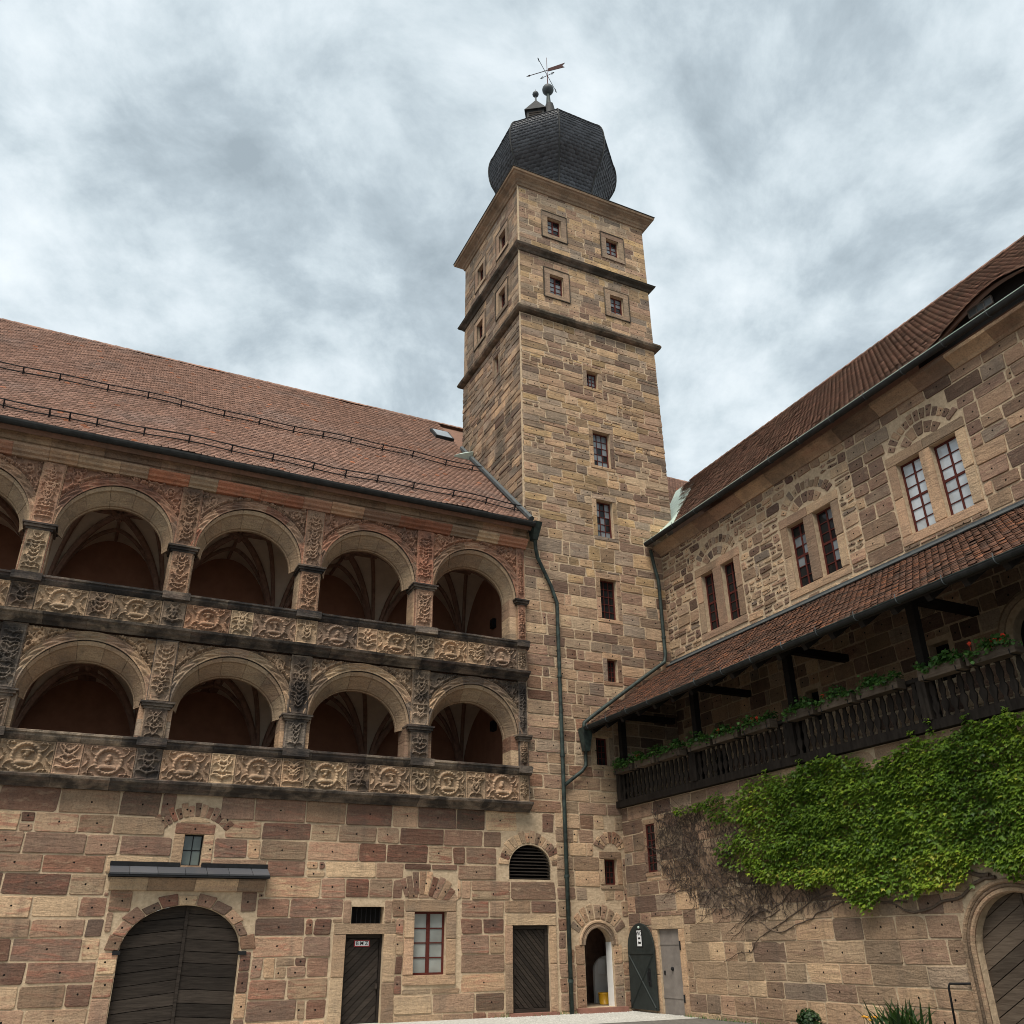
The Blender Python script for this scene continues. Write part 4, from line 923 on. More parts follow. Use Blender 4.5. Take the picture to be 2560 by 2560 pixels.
# dome: eight slated faces
DC = np.array([15.42, 2.75]); DP = [(2.10, 30.85), (1.98, 31.6), (2.0, 32.3), (2.16, 32.95), (2.42, 33.55), (2.70, 34.15), (2.82, 34.75), (2.84, 35.3), (2.77, 35.8), (2.60, 36.2), (2.30, 36.55), (1.88, 36.85), (1.40, 37.2), (.95, 37.7), (.58, 38.4), (.36, 39.2), (.22, 40.0)]
Dp = np.array(DP); tt = np.linspace(0, len(DP) - 1, 121); ks = np.arange(len(DP))
def crom(t):
    i = np.clip(t.astype(int), 0, len(DP) - 2); f = (t - i)[:, None]; g = lambda k: Dp[np.clip(k, 0, len(DP) - 1)]
    a, b, c, d = g(i - 1), g(i), g(i + 1), g(i + 2)
    return .5 * (2 * b + (c - a) * f + (2 * a - 5 * b + 4 * c - d) * f ** 2 + (3 * b - a - 3 * c + d) * f ** 3)
DC_ = crom(tt); arc = np.concatenate([[0], np.cumsum(np.linalg.norm(np.diff(DC_, axis=0), axis=1))]); T8 = math.tan(math.pi / 8)
V = []; 
for (a, z) in DC_:
    for k in range(8): an = math.pi / 8 + k * math.pi / 4; R_ = (a - .03) / math.cos(math.pi / 8); V.append((DC[0] + R_ * math.cos(an), DC[1] + R_ * math.sin(an), z))
I = np.arange(120 * 8); ii, kk = I // 8, I % 8
dome = make_obj('dome', np.array(V), np.stack([ii * 8 + kk, ii * 8 + (kk + 1) % 8, (ii + 1) * 8 + (kk + 1) % 8, (ii + 1) * 8 + kk], 1), 'gutter_dark', TW)
for f in range(8):
    an = f * math.pi / 4; no = np.array([math.cos(an), math.sin(an)]); ta = np.array([-no[1], no[0]])
    def mp(u, s, h, no=no, ta=ta):
        a = np.interp(s, arc, DC_[:, 0]); z = np.interp(s, arc, DC_[:, 1]); da = np.interp(s, arc[:-1], np.diff(DC_[:, 0]) / np.diff(arc)); dz = np.interp(s, arc[:-1], np.diff(DC_[:, 1]) / np.diff(arc))
        aa, zz = a + h * dz, z - h * da; hw = np.maximum(.01, aa * T8); uu = np.clip(u, -hw, hw)
        return np.stack([DC[0] + no[0] * aa + ta[0] * uu, DC[1] + no[1] * aa + ta[1] * uu, zz], -1)
    vis = f in (4, 5, 6)
    tiles(dome, mp, -1.4, 1.4, .05, arc[-1] - 2.9, .25, .185, 'slate', lambda u, s: np.abs(u) < np.interp(s, arc, DC_[:, 0]) * T8 + .10, 100 if vis else 0, 50 + f, .003, name='slate', long=1.7, thick=.010, wf=.985)
    mb = MB(); e = an + math.pi / 8; mb.tube([(DC[0] + (a + .025) / math.cos(math.pi / 8) * math.cos(e), DC[1] + (a + .025) / math.cos(math.pi / 8) * math.sin(e), z) for a, z in DC_[2:112:4]], .04, 5); mb.build('hip', 'gutter_dark', dome)
# dormer on the dome, finials, vane
bx, by, bz = 14.12, 1.72, 36.9; dn_, dt_ = np.array([-.56, -.83]), np.array([.83, -.56])
def dl(t, n, z): return (bx + dt_[0] * t + dn_[0] * n, by + .1 + dt_[1] * t + dn_[1] * n, z)
def dbox(mb, t0, t1, n0, n1, z0, z1): mb.hexa([dl(t0, n0, z0), dl(t1, n0, z0), dl(t1, n1, z0), dl(t0, n1, z0), dl(t0, n0, z1), dl(t1, n0, z1), dl(t1, n1, z1), dl(t0, n1, z1)])
DN = MB(); dbox(DN, -.42, .42, -.7, .42, bz - .6, bz + .52); dm = DN.build('dome_dormer', 'gutter_dark', TW)
mb = MB(); mb.add([dl(-.52, .52, bz + .51), dl(.52, .52, bz + .51), dl(.52, -.8, bz + .51), dl(-.52, -.8, bz + .51), dl(0, 0, bz + 1.72)], [(0, 1, 4), (1, 2, 4), (2, 3, 4), (3, 0, 4), (0, 1, 2, 3)]); mb.build('dormer_roof', 'gutter_dark', dm)
mb = MB(); [dbox(mb, -.30, .30, .42, .45, bz - .1 + i * .13, bz - .02 + i * .13) for i in range(4)]; mb.build('louvre', 'wood_gate', dm)
mb = MB(); mb.tube([(bx, by + .1, bz + 1.5), (bx, by + .1, bz + 2.0)], [.06, .035], 8); mb.sphere((bx, by + .1, bz + 2.12), .16); mb.tube([(bx, by + .1, bz + 2.25), (bx, by + .1, bz + 2.5)], [.02, .004], 6); mb.build('finial', 'lead', dm, True)
fx, fy = 15.42, 2.85
mb = MB(); mb.tube([(fx, fy, 39.2), (fx, fy, 40.2), (fx, fy, 40.95)], [.24, .13, .08], 8); mb.build('finial_mast', 'copper_verdigris', TW)
mb = MB(); mb.sphere((fx, fy, 41.25), .30, 16, 10); mb.build('finial_ball', 'lead', TW, True)
mb = MB(); mb.tube([(fx, fy, 41.5), (fx, fy, 43.75)], [.03, .012], 6)
vane = mb.build('weathervane', 'red_frame', TW)
dN = np.array([.80, .60]); dE = np.array([.6, -.8])
for dv, z, nm in ((dN, 42.35, 'compass_arm'), (dE, 42.35, 'compass_arm')):
    mb = MB(); L_ = 1.15 if dv is dN else .40
    mb.tube([(fx - dv[0] * L_, fy - dv[1] * L_, z), (fx + dv[0] * L_, fy + dv[1] * L_, z)], .016, 5)
    for s in (1, -1):
        e = np.array([fx + s * dv[0] * L_, fy + s * dv[1] * L_, z]); mb.tube([e, e - np.array([s * dv[0] * .16, s * dv[1] * .16, -.1])], .014, 4); mb.tube([e, e - np.array([s * dv[0] * .16, s * dv[1] * .16, .1])], .014, 4)
    mb.build(nm, 'iron_black', vane)
av = np.array([.88, -.15, .40]); av /= np.linalg.norm(av); av = np.array([.72, -.694, 0]); ctr = np.array([fx, fy, 42.75])
mb = MB(); mb.tube([ctr - av * 1.05, ctr + av * .1], .02, 5); mb.tube([ctr - av * 1.15, ctr - av * .95], [.004, .06], 4)
nrm = np.array([-av[1], av[0], 0]) * .012; up = np.array([0, 0, 1.0])
fl = [ctr + av * .05 - up * .10, ctr + av * .95 - up * .16, ctr + av * .82, ctr + av * .98 + up * .17, ctr + av * .05 + up * .12]
mb.add([p + nrm for p in fl] + [p - nrm for p in fl], [(0, 1, 2, 4), (2, 3, 4), (5, 6, 7, 9), (7, 8, 9)] + [(i, (i + 1) % 5, 5 + (i + 1) % 5, 5 + i) for i in range(5)]); mb.build('vane_flag', 'maroon', vane)
# open doorway: passage behind and the iron leaf folded back on the neighbouring wall
mb = MB(); mb.quad((13.3, .34, .0), (15.9, .34, 0), (15.9, 2.6, 0), (13.3, 2.6, 0)); mb.build('passage_floor', 'mortar_grey', TW)
mb = MB(); mb.quad((13.3, .345, 0), (13.3, 2.6, 0), (13.3, 2.6, 2.4), (13.3, .345, 2.4)); mb.quad((13.3, 2.6, 0), (15.9, 2.6, 0), (15.9, 2.6, 2.4), (13.3, 2.6, 2.4)); mb.quad((15.9, 2.6, 0), (15.9, .345, 0), (15.9, .345, 2.4), (15.9, 2.6, 2.4)); mb.quad((13.3, .345, 2.4), (15.9, .345, 2.4), (15.9, 2.6, 2.4), (13.3, 2.6, 2.4)); mb.build('passage_wall', 'rib_stone', TW)
mb = MB(); prism(mb, FRY(1.55), arch_outline(14.95, 15.9, 0.0, .85, .4), -.1, .0); mb.build('whitewashed_wall', 'white_plaster', TW)
mb = MB(); mb.box(14.672, 14.69, .06, .36, .0, 1.62); mb.build('whitewashed_reveal', 'white_plaster', TW)
mb = MB(); mb.box(13.42, 14.98, -.22, .34, -.14, -.005); mb.build('doorstep', 'doorstep', TW)
FD = FRX(XL - .075); LEAF = arch_outline(-1.38, -.06, -.06, 1.45, .64)
mb = MB(); prism(mb, FD, LEAF, 0, .045, .006); leaf = mb.build('iron_door', 'iron_green', TW)
mb = MB(); mb.fbox(FD, -1.36, -.08, 1.30, 1.37, .044, .06); mb.build('cross_band', 'iron_green', leaf)
for (p, q) in (((-.12, 1.28), (-1.32, .0)), ((-1.32, 1.28), (-.12, .0))):
    mb = MB(); mb.tube([FD(p[0], p[1], .052), FD(q[0], q[1], .052)], .022, 4); mb.build('brace', 'iron_green', leaf)
mb = MB(); mb.fbox(FD, -1.16, -1.04, .52, .95, .044, .055); mb.tube([FD(-1.1, .85, .05), FD(-1.1, .85, .12), FD(-1.1, .62, .12), FD(-1.1, .62, .05)], .014, 6); mb.build('handle', 'iron_black', leaf)
mb = MB(); mb.sphere(FD(-.72, 1.98, .06), .035, 8, 6); mb.build('green_lamp', 'copper_pale', leaf)
# pipes on the tower
def pipe(name, pts, r, parent, mat='copper_verdigris', coll=True):
    mb = MB(); mb.tube(pts, r, 10); o = mb.build(name, mat, parent, True)
    if coll:
        for p, q in zip(pts, pts[1:]):
            p, q = np.array(p), np.array(q); L_ = np.linalg.norm(q - p); k = int(L_ / 2.4)
            for i in range(1, k + 1): c = p + (q - p) * i / (k + .3); t = (q - p) / L_; mb = MB(); mb.tube([c - t * .04, c + t * .04], r * 1.25, 10); mb.build('collar', mat, o)
    return o
mb = MB(); mb.hexa([(12.22, -.42, 13.72), (12.40, -.42, 13.72), (12.40, -.2, 13.72), (12.22, -.2, 13.72), (12.14, -.72, 14.26), (12.44, -.72, 14.26), (12.44, -.18, 14.26), (12.14, -.18, 14.26)]); mb.build('rainwater_head', 'copper_verdigris', TW)
pipe('downpipe', [(12.33, -.34, 13.75), (12.35, -.33, 13.45), (12.5, -.16, 13.2), (13.0, -.13, 12.25), (13.20, -.13, 11.7), (13.20, -.13, 6.0), (13.20, -.13, -.13)], .062, TW)
pipe('downpipe', [(17.05, -.25, 14.25), (17.2, -.2, 13.6), (17.36, -.14, 13.15), (17.36, -.14, 10.42), (17.30, -.14, 10.16), (15.7, -.14, 9.03), (14.35, -.14, 8.06), (14.0, -.16, 7.8), (13.96, -.2, 7.6)], .062, TW)
mb = MB(); mb.hexa([(13.92, -.28, 6.92), (14.10, -.28, 6.92), (14.10, -.1, 6.92), (13.92, -.1, 6.92), (13.82, -.42, 7.6), (14.16, -.42, 7.6), (14.16, -.06, 7.6), (13.82, -.06, 7.6)]); mb.build('rainwater_head', 'copper_verdigris', TW)
pipe('downpipe', [(14.0, -.18, 6.95), (14.0, -.15, 6.5), (13.86, -.14, 6.32), (13.22, -.13, 5.86)], .055, TW, coll=False)

# ------------------------------------------------------------------ the gallery wing
GW = thing('gallery_wing', 'stone wing with a dark timber gallery under a lean-to tiled roof', 'building', (18.5, -9, -.13))
rng = random.Random(31); Y0, Y1 = -20.5, -.004
UW = [(-2.78, -2.12), (-3.84, -3.18), (-7.03, -6.34), (-8.13, -7.40), (-11.22, -10.48), (-12.30, -11.54)]
gal = [(-6.48, -5.98, 6.9, 7.75, 0), (-10.75, -10.2, 6.95, 7.85, 0), (-13.7, -12.35, 5.3, 7.4, .62), (-2.4, -1.5, 5.5, 6.6, .35), (-.75, -.45, 7.4, 7.75, 0)]
mb = MB(); slab(mb, FRU, Y0, Y1, 5.2, 14.5, [(a, b, 10.66, 12.64, 0) for a, b in UW] + gal, depth=.3); uw = mb.build('upper_wall', 'mortar', GW)
ex = [rect_ex(UW[k + 1][0] - .32, UW[k][1] + .32, 10.40, 12.96) for k in (0, 2, 4)] + [rect_ex(g[0] - .12, g[1] + .12, g[2] - .1, g[3] + g[4] + .12) for g in gal]
S = []
for k in (0, 2, 4):
    a0, a1 = UW[k + 1][0], UW[k][1]; c = (a0 + a1) / 2
    ex.append(ell_ex(c, 12.6, 1.25, 1.22, 12.9)); S += arch_stones(FRU, c, 12.55, .98, 1.28, 28, 152, 13, rng, gap=.035, rv=.95); S += arch_stones(FRU, c, 12.55, .55, .9, 40, 140, 5, rng, gap=.03, rv=.95)
S += masonry(FRU, Y0, Y1 - .01, 5.4, 9.95, ex, (.32, .44), (.4, .9), .035, (.01, .03), rng)
S += masonry(FRU, Y0, -9.0, 9.95, 14.2, ex, (.32, .46), (.45, 1.0), .04, (.012, .04), rng, .012)
S += masonry(FRU, -9.0, Y1 - .01, 9.95, 14.2, ex, (.24, .44), (.3, .75), .06, (.012, .04), rng, .022, .05, rubble=.4)
for k in (0, 2, 4):
    a0, a1, b0, b1 = UW[k + 1][0], UW[k + 1][1], UW[k][0], UW[k][1]
    S += [poly_stone(FRU, P, .03, rng, .005, .015) for P in ([(a0 - .30, 12.65), ((a1 + b0) / 2, 12.65), ((a1 + b0) / 2, 12.93), (a0 - .30, 12.93)], [((a1 + b0) / 2, 12.65), (b1 + .30, 12.65), (b1 + .30, 12.93), ((a1 + b0) / 2, 12.93)],
          [(a0 - .3, 10.42), (b1 + .3, 10.42), (b1 + .3, 10.65), (a0 - .3, 10.65)], [(a1, 10.66), (b0, 10.66), (b0, 12.64), (a1, 12.64)], [(a0 - .27, 10.66), (a0, 10.66), (a0, 11.6), (a0 - .27, 11.6)], [(a0 - .27, 11.61), (a0, 11.61), (a0, 12.64), (a0 - .27, 12.64)], [(b1, 10.66), (b1 + .27, 10.66), (b1 + .27, 11.7), (b1, 11.7)], [(b1, 11.71), (b1 + .27, 11.71), (b1 + .27, 12.64), (b1, 12.64)])]
trimset = lambda c: 'stone_buff' if (-9 < c[1] and c[2] > 9.9) else 'stone_brown'
def umat(c):
    for k in (0, 2, 4):
        if UW[k + 1][0] - .31 < c[1] < UW[k][1] + .31 and 10.4 < c[2] < 12.96: return 'trim_stone'
    return 'stone_buff' if (random.Random(int(c[1] * 100 + c[2] * 977)).random() < .45 and c[1] > -9.5) else 'stone_brown'
emit_stones(S, uw, umat, 300)
for k, (a, b) in enumerate(UW):
    gl = (lambda i, j: 'glass_dark') if k < 2 else ((lambda i, j: 'glass_dark' if random.random() < .8 else 'glass_mid') if k < 4 else (lambda i, j: 'glass_sky_reflected'))  # last pair of windows has the reflected sky as pane colour
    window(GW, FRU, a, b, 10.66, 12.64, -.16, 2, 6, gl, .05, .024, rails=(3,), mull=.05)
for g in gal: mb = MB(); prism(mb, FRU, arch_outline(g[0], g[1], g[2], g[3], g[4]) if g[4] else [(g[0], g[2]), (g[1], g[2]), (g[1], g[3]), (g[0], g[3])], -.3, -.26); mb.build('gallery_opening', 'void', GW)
mb = MB(); mb.tube([FRU(-13.02 + .92 * math.cos(t), 7.4 + .86 * math.sin(t), .0) for t in np.linspace(0, math.pi, 16)], .09, 6); mb.build('gallery_door_arch', 'trim_stone', GW)
mould(GW, 'eaves_band', FRU, [(0, 14.17), (.05, 14.17), (.10, 14.24), (.22, 14.34), (.34, 14.42), (.36, 14.50), (0, 14.50)], Y0, Y1 - .01, (.9, 1.5), lambda r: 'cornice_stone' if r.random() < .15 else 'trim_stone', rng, rn=lambda r: (r.choice((.1, .5, .62)), r.random(), r.random()), jit=.01)
# main roof with the eyebrow dormer
RX = 24.2; rl = (RX - 17.05) / math.cos(math.pi / 4)
def brow(u, s): return .66 * np.where(np.abs(u + 14.55) < 2.6, np.cos((u + 14.55) / 2.6 * math.pi / 2) ** 2, 0) * np.clip(1 - s / 4.2, 0, 1) ** 1.3
def rr(u, s, h=0.0):
    q = math.sqrt(.5); sag = -.25 * np.sin(np.clip(s / rl, 0, 1) * math.pi) * .25
    return np.stack(np.broadcast_arrays(17.05 + np.asarray(s) * q - h * q, np.asarray(u, float), 14.56 + np.asarray(s) * q + h * q + brow(u, s) + sag), -1)
us_ = np.linspace(-20.5, -1.2, 140); ss_ = np.linspace(.0, rl, 24); G_ = rr(us_[:, None], ss_[None, :], -.02); n = 24; I = np.arange(139 * 23); ii, jj = I // 23, I % 23
mr = make_obj('main_roof', G_.reshape(-1, 3), np.stack([ii * n + jj, ii * n + jj + 1, (ii + 1) * n + jj + 1, (ii + 1) * n + jj], 1), 'tile_brown', GW)
VAL = lambda u, s: (u < -1.45 + np.maximum(0, s * math.sqrt(.5) - .35) * 1.19)
mb = MB(); q = math.sqrt(.5)
mb.add([rr(-1.2, 0, -.02), rr(3.4, 5.4 / 1, -.02), rr(6.2, rl, -.02), rr(-1.2, rl, -.02)], [(0, 1, 2, 3)]); mb.quad((RX, -20.5, 21.7), (RX, 6.5, 21.7), (RX + 7, 6.5, 14.7), (RX + 7, -20.5, 14.7)); mb.build('roof_deck', 'tile_brown', mr)
tiles(mr, rr, -20.5, 7.0, .02, rl - .05, .19, .17, 'tile_brown', VAL, 300, 8, .020)
mb = MB(); mb.add([rr(-1.55, .0, .0), rr(.6, .0, .0), rr(8.5, rl, .0), rr(5.3, rl, .0)], [(0, 1, 2, 3)]); mb.quad(rr(-.9, .1, .03), rr(-.86, .1, .05), rr(4.2, 5.6, .05), rr(4.16, 5.6, .03)); mb.build('valley_sheet', 'copper_pale', mr)
for i in range(64):
    u = -20.4 + i * .41; V = []
    for x, r_ in ((u, .13), (u + .44, .115)):
        for k in range(7): an = math.pi * k / 6; V.append((RX + .0 - r_ * math.cos(an), x, 21.66 + r_ * math.sin(an) + random.uniform(-.008, .008)))
    mb = MB(); mb.add(V, [(k, k + 1, 8 + k, 7 + k) for k in range(6)] + [tuple(range(7)), tuple(range(7, 14))]); mb.build('ridge_tile', 'tile_brown', mr)
mb = MB(); V = []; N = 24; uu = np.linspace(-17.1, -12.0, N + 1)
for u in uu: p = rr(u, .30, -.03); V += [(17.42, u, 14.62), (17.42, u, max(14.63, float(p[2]) + .02))]
mb.add(V, [(2 * i, 2 * i + 2, 2 * i + 3, 2 * i + 1) for i in range(N)]); mb.build('eyebrow_board', 'wood_beam', mr)
window(GW, FRX(17.36), -14.32, -13.66, 14.98, 15.21, .03, 3, 1, 'glass_mid', .025, .02, 'metal_grey')
def gutter(name, x, z, r, y0, y1, parent, mat, every, lip=True):
    mb = MB(); V = []; G = 8
    for y in (y0, y1):
        for k in range(G + 1): an = math.pi * k / G; V.append((x + r * math.cos(an), y, z - r * 1.15 * math.sin(an)))
        for k in range(G, -1, -1): an = math.pi * k / G; V.append((x + r * .88 * math.cos(an), y, z + .004 - r * 1.02 * math.sin(an)))
    n = 2 * (G + 1); mb.add(V, [(k, (k + 1) % n, n + (k + 1) % n, n + k) for k in range(n)] + [tuple(range(n)), tuple(range(n, 2 * n))]); o = mb.build(name, mat, parent)
    if lip: mb = MB(); mb.tube([(x - r, y0, z + .01), (x - r, y1, z + .01)], .011, 6); mb.build('gutter_lip', 'copper_verdigris' if lip is True else lip, o)
    y = y1 - .5
    while y > y0:
        mb = MB(); mb.tube([(x + r * 1.06 * math.cos(a), y, z - r * 1.22 * math.sin(a)) for a in np.linspace(0, math.pi, 9)] + [(x - r, y, z + .09)], .012, 4); mb.build('gutter_bracket', 'lead', o); y -= every
gutter('eaves_gutter', 16.98, 14.54, .10, Y0, -.10, GW, 'gutter_dark', 1.25, 'copper_pale')
# lean-to roof over the gallery
PH = math.atan(.684); LX = 13.98
def lr(u, s, h=0.0): return np.stack(np.broadcast_arrays(LX + np.asarray(s) * math.cos(PH) - h * math.sin(PH), np.asarray(u, float), 7.60 + np.asarray(s) * math.sin(PH) + h * math.cos(PH)), -1)
LL = (XU - LX) / math.cos(PH)
mb = MB(); mb.hexa([lr(Y0, 0, -.10), lr(-.01, 0, -.10), lr(-.01, LL, -.10), lr(Y0, LL, -.10), lr(Y0, 0, -.015), lr(-.01, 0, -.015), lr(-.01, LL, -.015), lr(Y0, LL, -.015)]); lt = mb.build('leanto_roof', 'wood_beam', GW)
tiles(lt, lr, Y0, -.10, .0, LL - .12, .185, .155, 'tile_orange', lambda u, s: np.ones(len(u), bool), 300, 9, .010)
mb = MB(); mb.fbox(FRU, Y0, -.02, 10.10, 10.24, 0.0, .06); mb.hexa([lr(Y0, LL - .30, .06), lr(-.05, LL - .30, .06), lr(-.05, LL, .06), lr(Y0, LL, .06), lr(Y0, LL - .30, .085), lr(-.05, LL - .30, .085), lr(-.05, LL, .09), lr(Y0, LL, .09)]); mb.build('roof_flashing', 'lead', lt)
gutter('leanto_gutter', 13.90, 7.60, .075, Y0, -.12, GW, 'gutter_dark', 1.1)
y = -.5
while y > Y0: mb = MB(); mb.hexa([lr(y - .06, .02, -.24), lr(y + .06, .02, -.24), lr(y + .06, LL, -.24), lr(y - .06, LL, -.24), lr(y - .06, .02, -.101), lr(y + .06, .02, -.101), lr(y + .06, LL, -.101), lr(y - .06, LL, -.101)]); mb.build('rafter', 'wood_beam', lt); y -= .85
# gallery timber
PY = [-.28, -4.12, -7.98, -11.86, -15.76, -19.6]
mb = MB(); mb.box(15.08, 15.36, Y0, -.02, 5.30, 5.495); mb.build('sole_beam', 'wood_gallery', GW)
mb = MB(); mb.box(15.2, 15.4, Y0, -.02, 8.22, 8.40); mb.build('wall_plate', 'wood_beam', GW)
mb = MB(); mb.box(15.37, XU, Y0, -.02, 5.26, 5.44); mb.build('gallery_floor', 'wood_beam', GW)
for y in PY:
    mb = MB(); mb.box(15.22, 15.40, y - .09, y + .09, 5.495, 8.22); mb.build('post', 'wood_beam', GW)
    mb = MB(); mb.box(15.05, 15.2, y - .11, y + .11, 5.497, 6.30); mb.build('newel', 'wood_gallery', GW)
    mb = MB(); mb.box(15.41, 17.34, y - .09, y + .09, 8.02, 8.20); mb.build('tie_beam', 'wood_beam', GW)
mb = MB(); mb.box(15.06, 15.24, Y0, -.02, 6.302, 6.38); bal = mb.build('balustrade', 'wood_gallery', GW)
half = [(.045, 0), (.045, .05), (.028, .09), (.075, .20), (.085, .27), (.04, .36), (.055, .39), (.04, .42), (.07, .52), (.06, .62), (.035, .70), (.05, .76), (.05, .807)]
ol = [(a, b) for a, b in half] + [(-a, b) for a, b in half[::-1]]
mb = MB(); n = len(ol); yb = -.62
V = [(15.10, yb + a, 5.496 + b) for a, b in ol] + [(15.135, yb + a, 5.496 + b) for a, b in ol]
m_ = len(half); qf = [(i, i + 1, n - 2 - i, n - 1 - i) for i in range(m_ - 1)]
mb.add(V, qf + [tuple(n + k for k in f) for f in qf] + [(i, (i + 1) % n, n + (i + 1) % n, n + i) for i in range(n)])
b0 = mb.build('baluster', 'wood_gallery', bal)
for a, b in zip(PY, PY[1:]):
    nb = 17; st = (a - b - .22) / nb
    for i in range(nb):
        yy = a - .11 - st * (i + .5)
        if a == PY[0] and i == 0: b0.location.y += yy - yb; ORG[b0] = ORG[b0] + np.array([0, yy - yb, 0]); yb = yy
        else: share(b0, 'baluster', bal, (0, yy - yb, 0))
# lower wall
SLITR = (-1.73, -1.27, 3.39, 4.69, 0); GDOOR = (-2.47, -1.46, -.4, 1.92, 0); RG = (-13.62, -11.62, -.4, 1.35, .98)
mb = MB(); slab(mb, FRL, Y0, Y1, -.5, 5.30, [SLITR, GDOOR, RG], depth=.30); mb.quad(FRL(Y0, 5.3, 0), FRL(Y1, 5.3, 0), FRL(Y1, 5.3, -.4), FRL(Y0, 5.3, -.4)); lw = mb.build('lower_wall', 'mortar', GW)
ex = [rect_ex(-1.87, -1.15, 3.25, 4.85), rect_ex(-2.72, -1.2, -.5, 2.24), rect_ex(-13.86, -11.38, -.5, 1.4), ell_ex(-12.62, 1.35, 1.24, 1.24, 1.2)]
S = masonry(FRL, Y0, Y1 - .01, -.42, 5.29, ex, (.34, .50), (.5, 1.4), .022, (.006, .020), rng, .010)
S += surround(FRL, *SLITR[:4], .13, .02, rng) + surround(FRL, -2.47, -1.46, -.4, 1.92, .24, .025, rng, sill=False, lint=.30)
emit_stones(S, lw, lambda c: 'stone_buff' if c[1] < -2.8 or c[1] > -1 and False else ('trim_stone' if c[2] < 2.3 and c[1] < -1.1 else 'stone_brown'), 300)
for rr_, ww, dd in ((1.035, .05, .02), (1.11, .035, .04), (1.19, .045, .06)):
    mb = MB(); mb.tube([FRL(-12.62 + rr_, -.3, dd * .4)] + [FRL(-12.62 + rr_ * math.cos(t), 1.35 + rr_ * .98 * math.sin(t), dd * .4) for t in np.linspace(0, math.pi, 24)] + [FRL(-12.62 - rr_, -.3, dd * .4)], ww, 7); mb.build('gate_moulding', 'cornice_stone', GW)
mb = MB(); prism(mb, FRL, arch_outline(*RG), -.29, -.25); rg = mb.build('gate', 'wood_beam', GW); out = arch_outline(*RG); cl = -12.64
A = clip_poly(out, [(cl + .02, -.5), (-11, -.5), (-11, 3), (cl + .02, 3)]); Bq = clip_poly(out, [(-14, -.5), (cl - .02, -.5), (cl - .02, 3), (-14, 3)])
planks(rg, FRL, A, math.radians(-30), .225, -.245, .05, 'wood_gate_brown', rng); planks(rg, FRL, Bq, math.radians(30), .225, -.245, .05, 'wood_gate_brown', rng)
mb = MB(); mb.fbox(FRL, cl - .03, cl + .03, -.4, 2.3, -.24, -.16); mb.build('meeting_stile', 'wood_gate_brown', rg)
window(GW, FRL, *SLITR[:4], .0, 2, 6, 'glass_dark', .045, .022)
mb = MB(); mb.fbox(FRL, -2.46, -1.47, -.14, 1.915, -.12, -.06); gd = mb.build('metal_door', 'metal_grey', GW)
for v in (1.56, .28): mb = MB(); mb.fbox(FRL, -2.50, -1.47, v - .03, v + .03, -.062, -.045); mb.build('strap_hinge', 'metal_grey', gd)
mb = MB(); mb.fbox(FRL, -1.62, -1.56, .80, .90, -.062, -.045); mb.sphere(FRL(-1.98, .95, -.04), .05, 8, 6); mb.build('lock', 'iron_black', gd)
mb = MB(); mb.tube([FRL(-2.52, 1.62, .03), FRL(-2.52, 1.4, .03)], .03, 6); mb.tube([FRL(-2.52, .36, .03), FRL(-2.52, .18, .03)], .03, 6); mb.build('hinge_pin', 'iron_black', gd)

# ------------------------------------------------------------------ signs and small things
def text(name, body, fr, u, v, w, size, mat, parent, flip, sx=1.0):
    cu = bpy.data.curves.new(name, 'FONT'); cu.body = body; cu.size = size; cu.align_x = 'CENTER'; cu.align_y = 'CENTER'; cu.extrude = .001; cu.offset = size * .012
    cu.materials.append(MATS[mat]); o = bpy.data.objects.new(name, cu); COL.objects.link(o)
    p = np.array(fr(u, v, w)); ex_ = (np.array(fr(u + 1, v, w)) - p) * (-1 if flip else 1) * sx; ey = np.array(fr(u, v + 1, w)) - p; ez = np.array(fr(u, v, w + 1)) - p
    dg = bpy.context.evaluated_depsgraph_get(); me = bpy.data.meshes.new_from_object(o.evaluated_get(dg)); bpy.data.objects.remove(o); o = bpy.data.objects.new(name, me); COL.objects.link(o)
    if not me.materials: me.materials.append(MATS[mat])
    o.parent = parent; M_ = Matrix(((ex_[0], ey[0], ez[0], p[0] - ORG[parent][0]), (ex_[1], ey[1], ez[1], p[1] - ORG[parent][1]), (ex_[2], ey[2], ez[2], p[2] - ORG[parent][2]), (0, 0, 0, 1))); o.matrix_local = M_
    return o
sg = thing('door_sign', 'small white sign with dark red border reading BMZ on wooden door', 'sign', FL(7.305, 1.59, -.17))
mb = MB(); mb.fbox(FL, 7.10, 7.51, 1.58, 1.73, -.185, -.170); mb.build('border', 'sign_red', sg)
mb = MB(); mb.fbox(FL, 7.125, 7.485, 1.60, 1.71, -.172, -.167); mb.build('plate', 'white_paint', sg)
text('lettering', 'B M Z', FL, 7.305, 1.655, -.1655, .125, 'black_paint', sg, False)
FS = FRX(XL - .075 - .046)
sg = thing('toilet_sign', 'white toilet sign with black WC and arrow on the dark green door', 'sign', FS(-.70, 1.50, 0))
mb = MB(); mb.fbox(FS, -.86, -.56, 1.47, 1.93, .0, .006); mb.build('backing', 'black_paint', sg)
mb = MB(); mb.fbox(FS, -.82, -.60, 1.50, 1.90, .006, .011); mb.build('plate', 'white_paint', sg)
text('lettering', 'WC', FS, -.71, 1.82, .0125, .15, 'black_paint', sg, True)
mb = MB(); mb.fbox(FS, -.77, -.66, 1.675, 1.725, .0105, .0125); mb.build('pictogram', 'black_paint', sg)
mb = MB(); prism(mb, FS, [(-.64, 1.585), (-.69, 1.64), (-.69, 1.61), (-.79, 1.61), (-.79, 1.56), (-.69, 1.56), (-.69, 1.53)], .0105, .0125); mb.build('arrow', 'black_paint', sg)
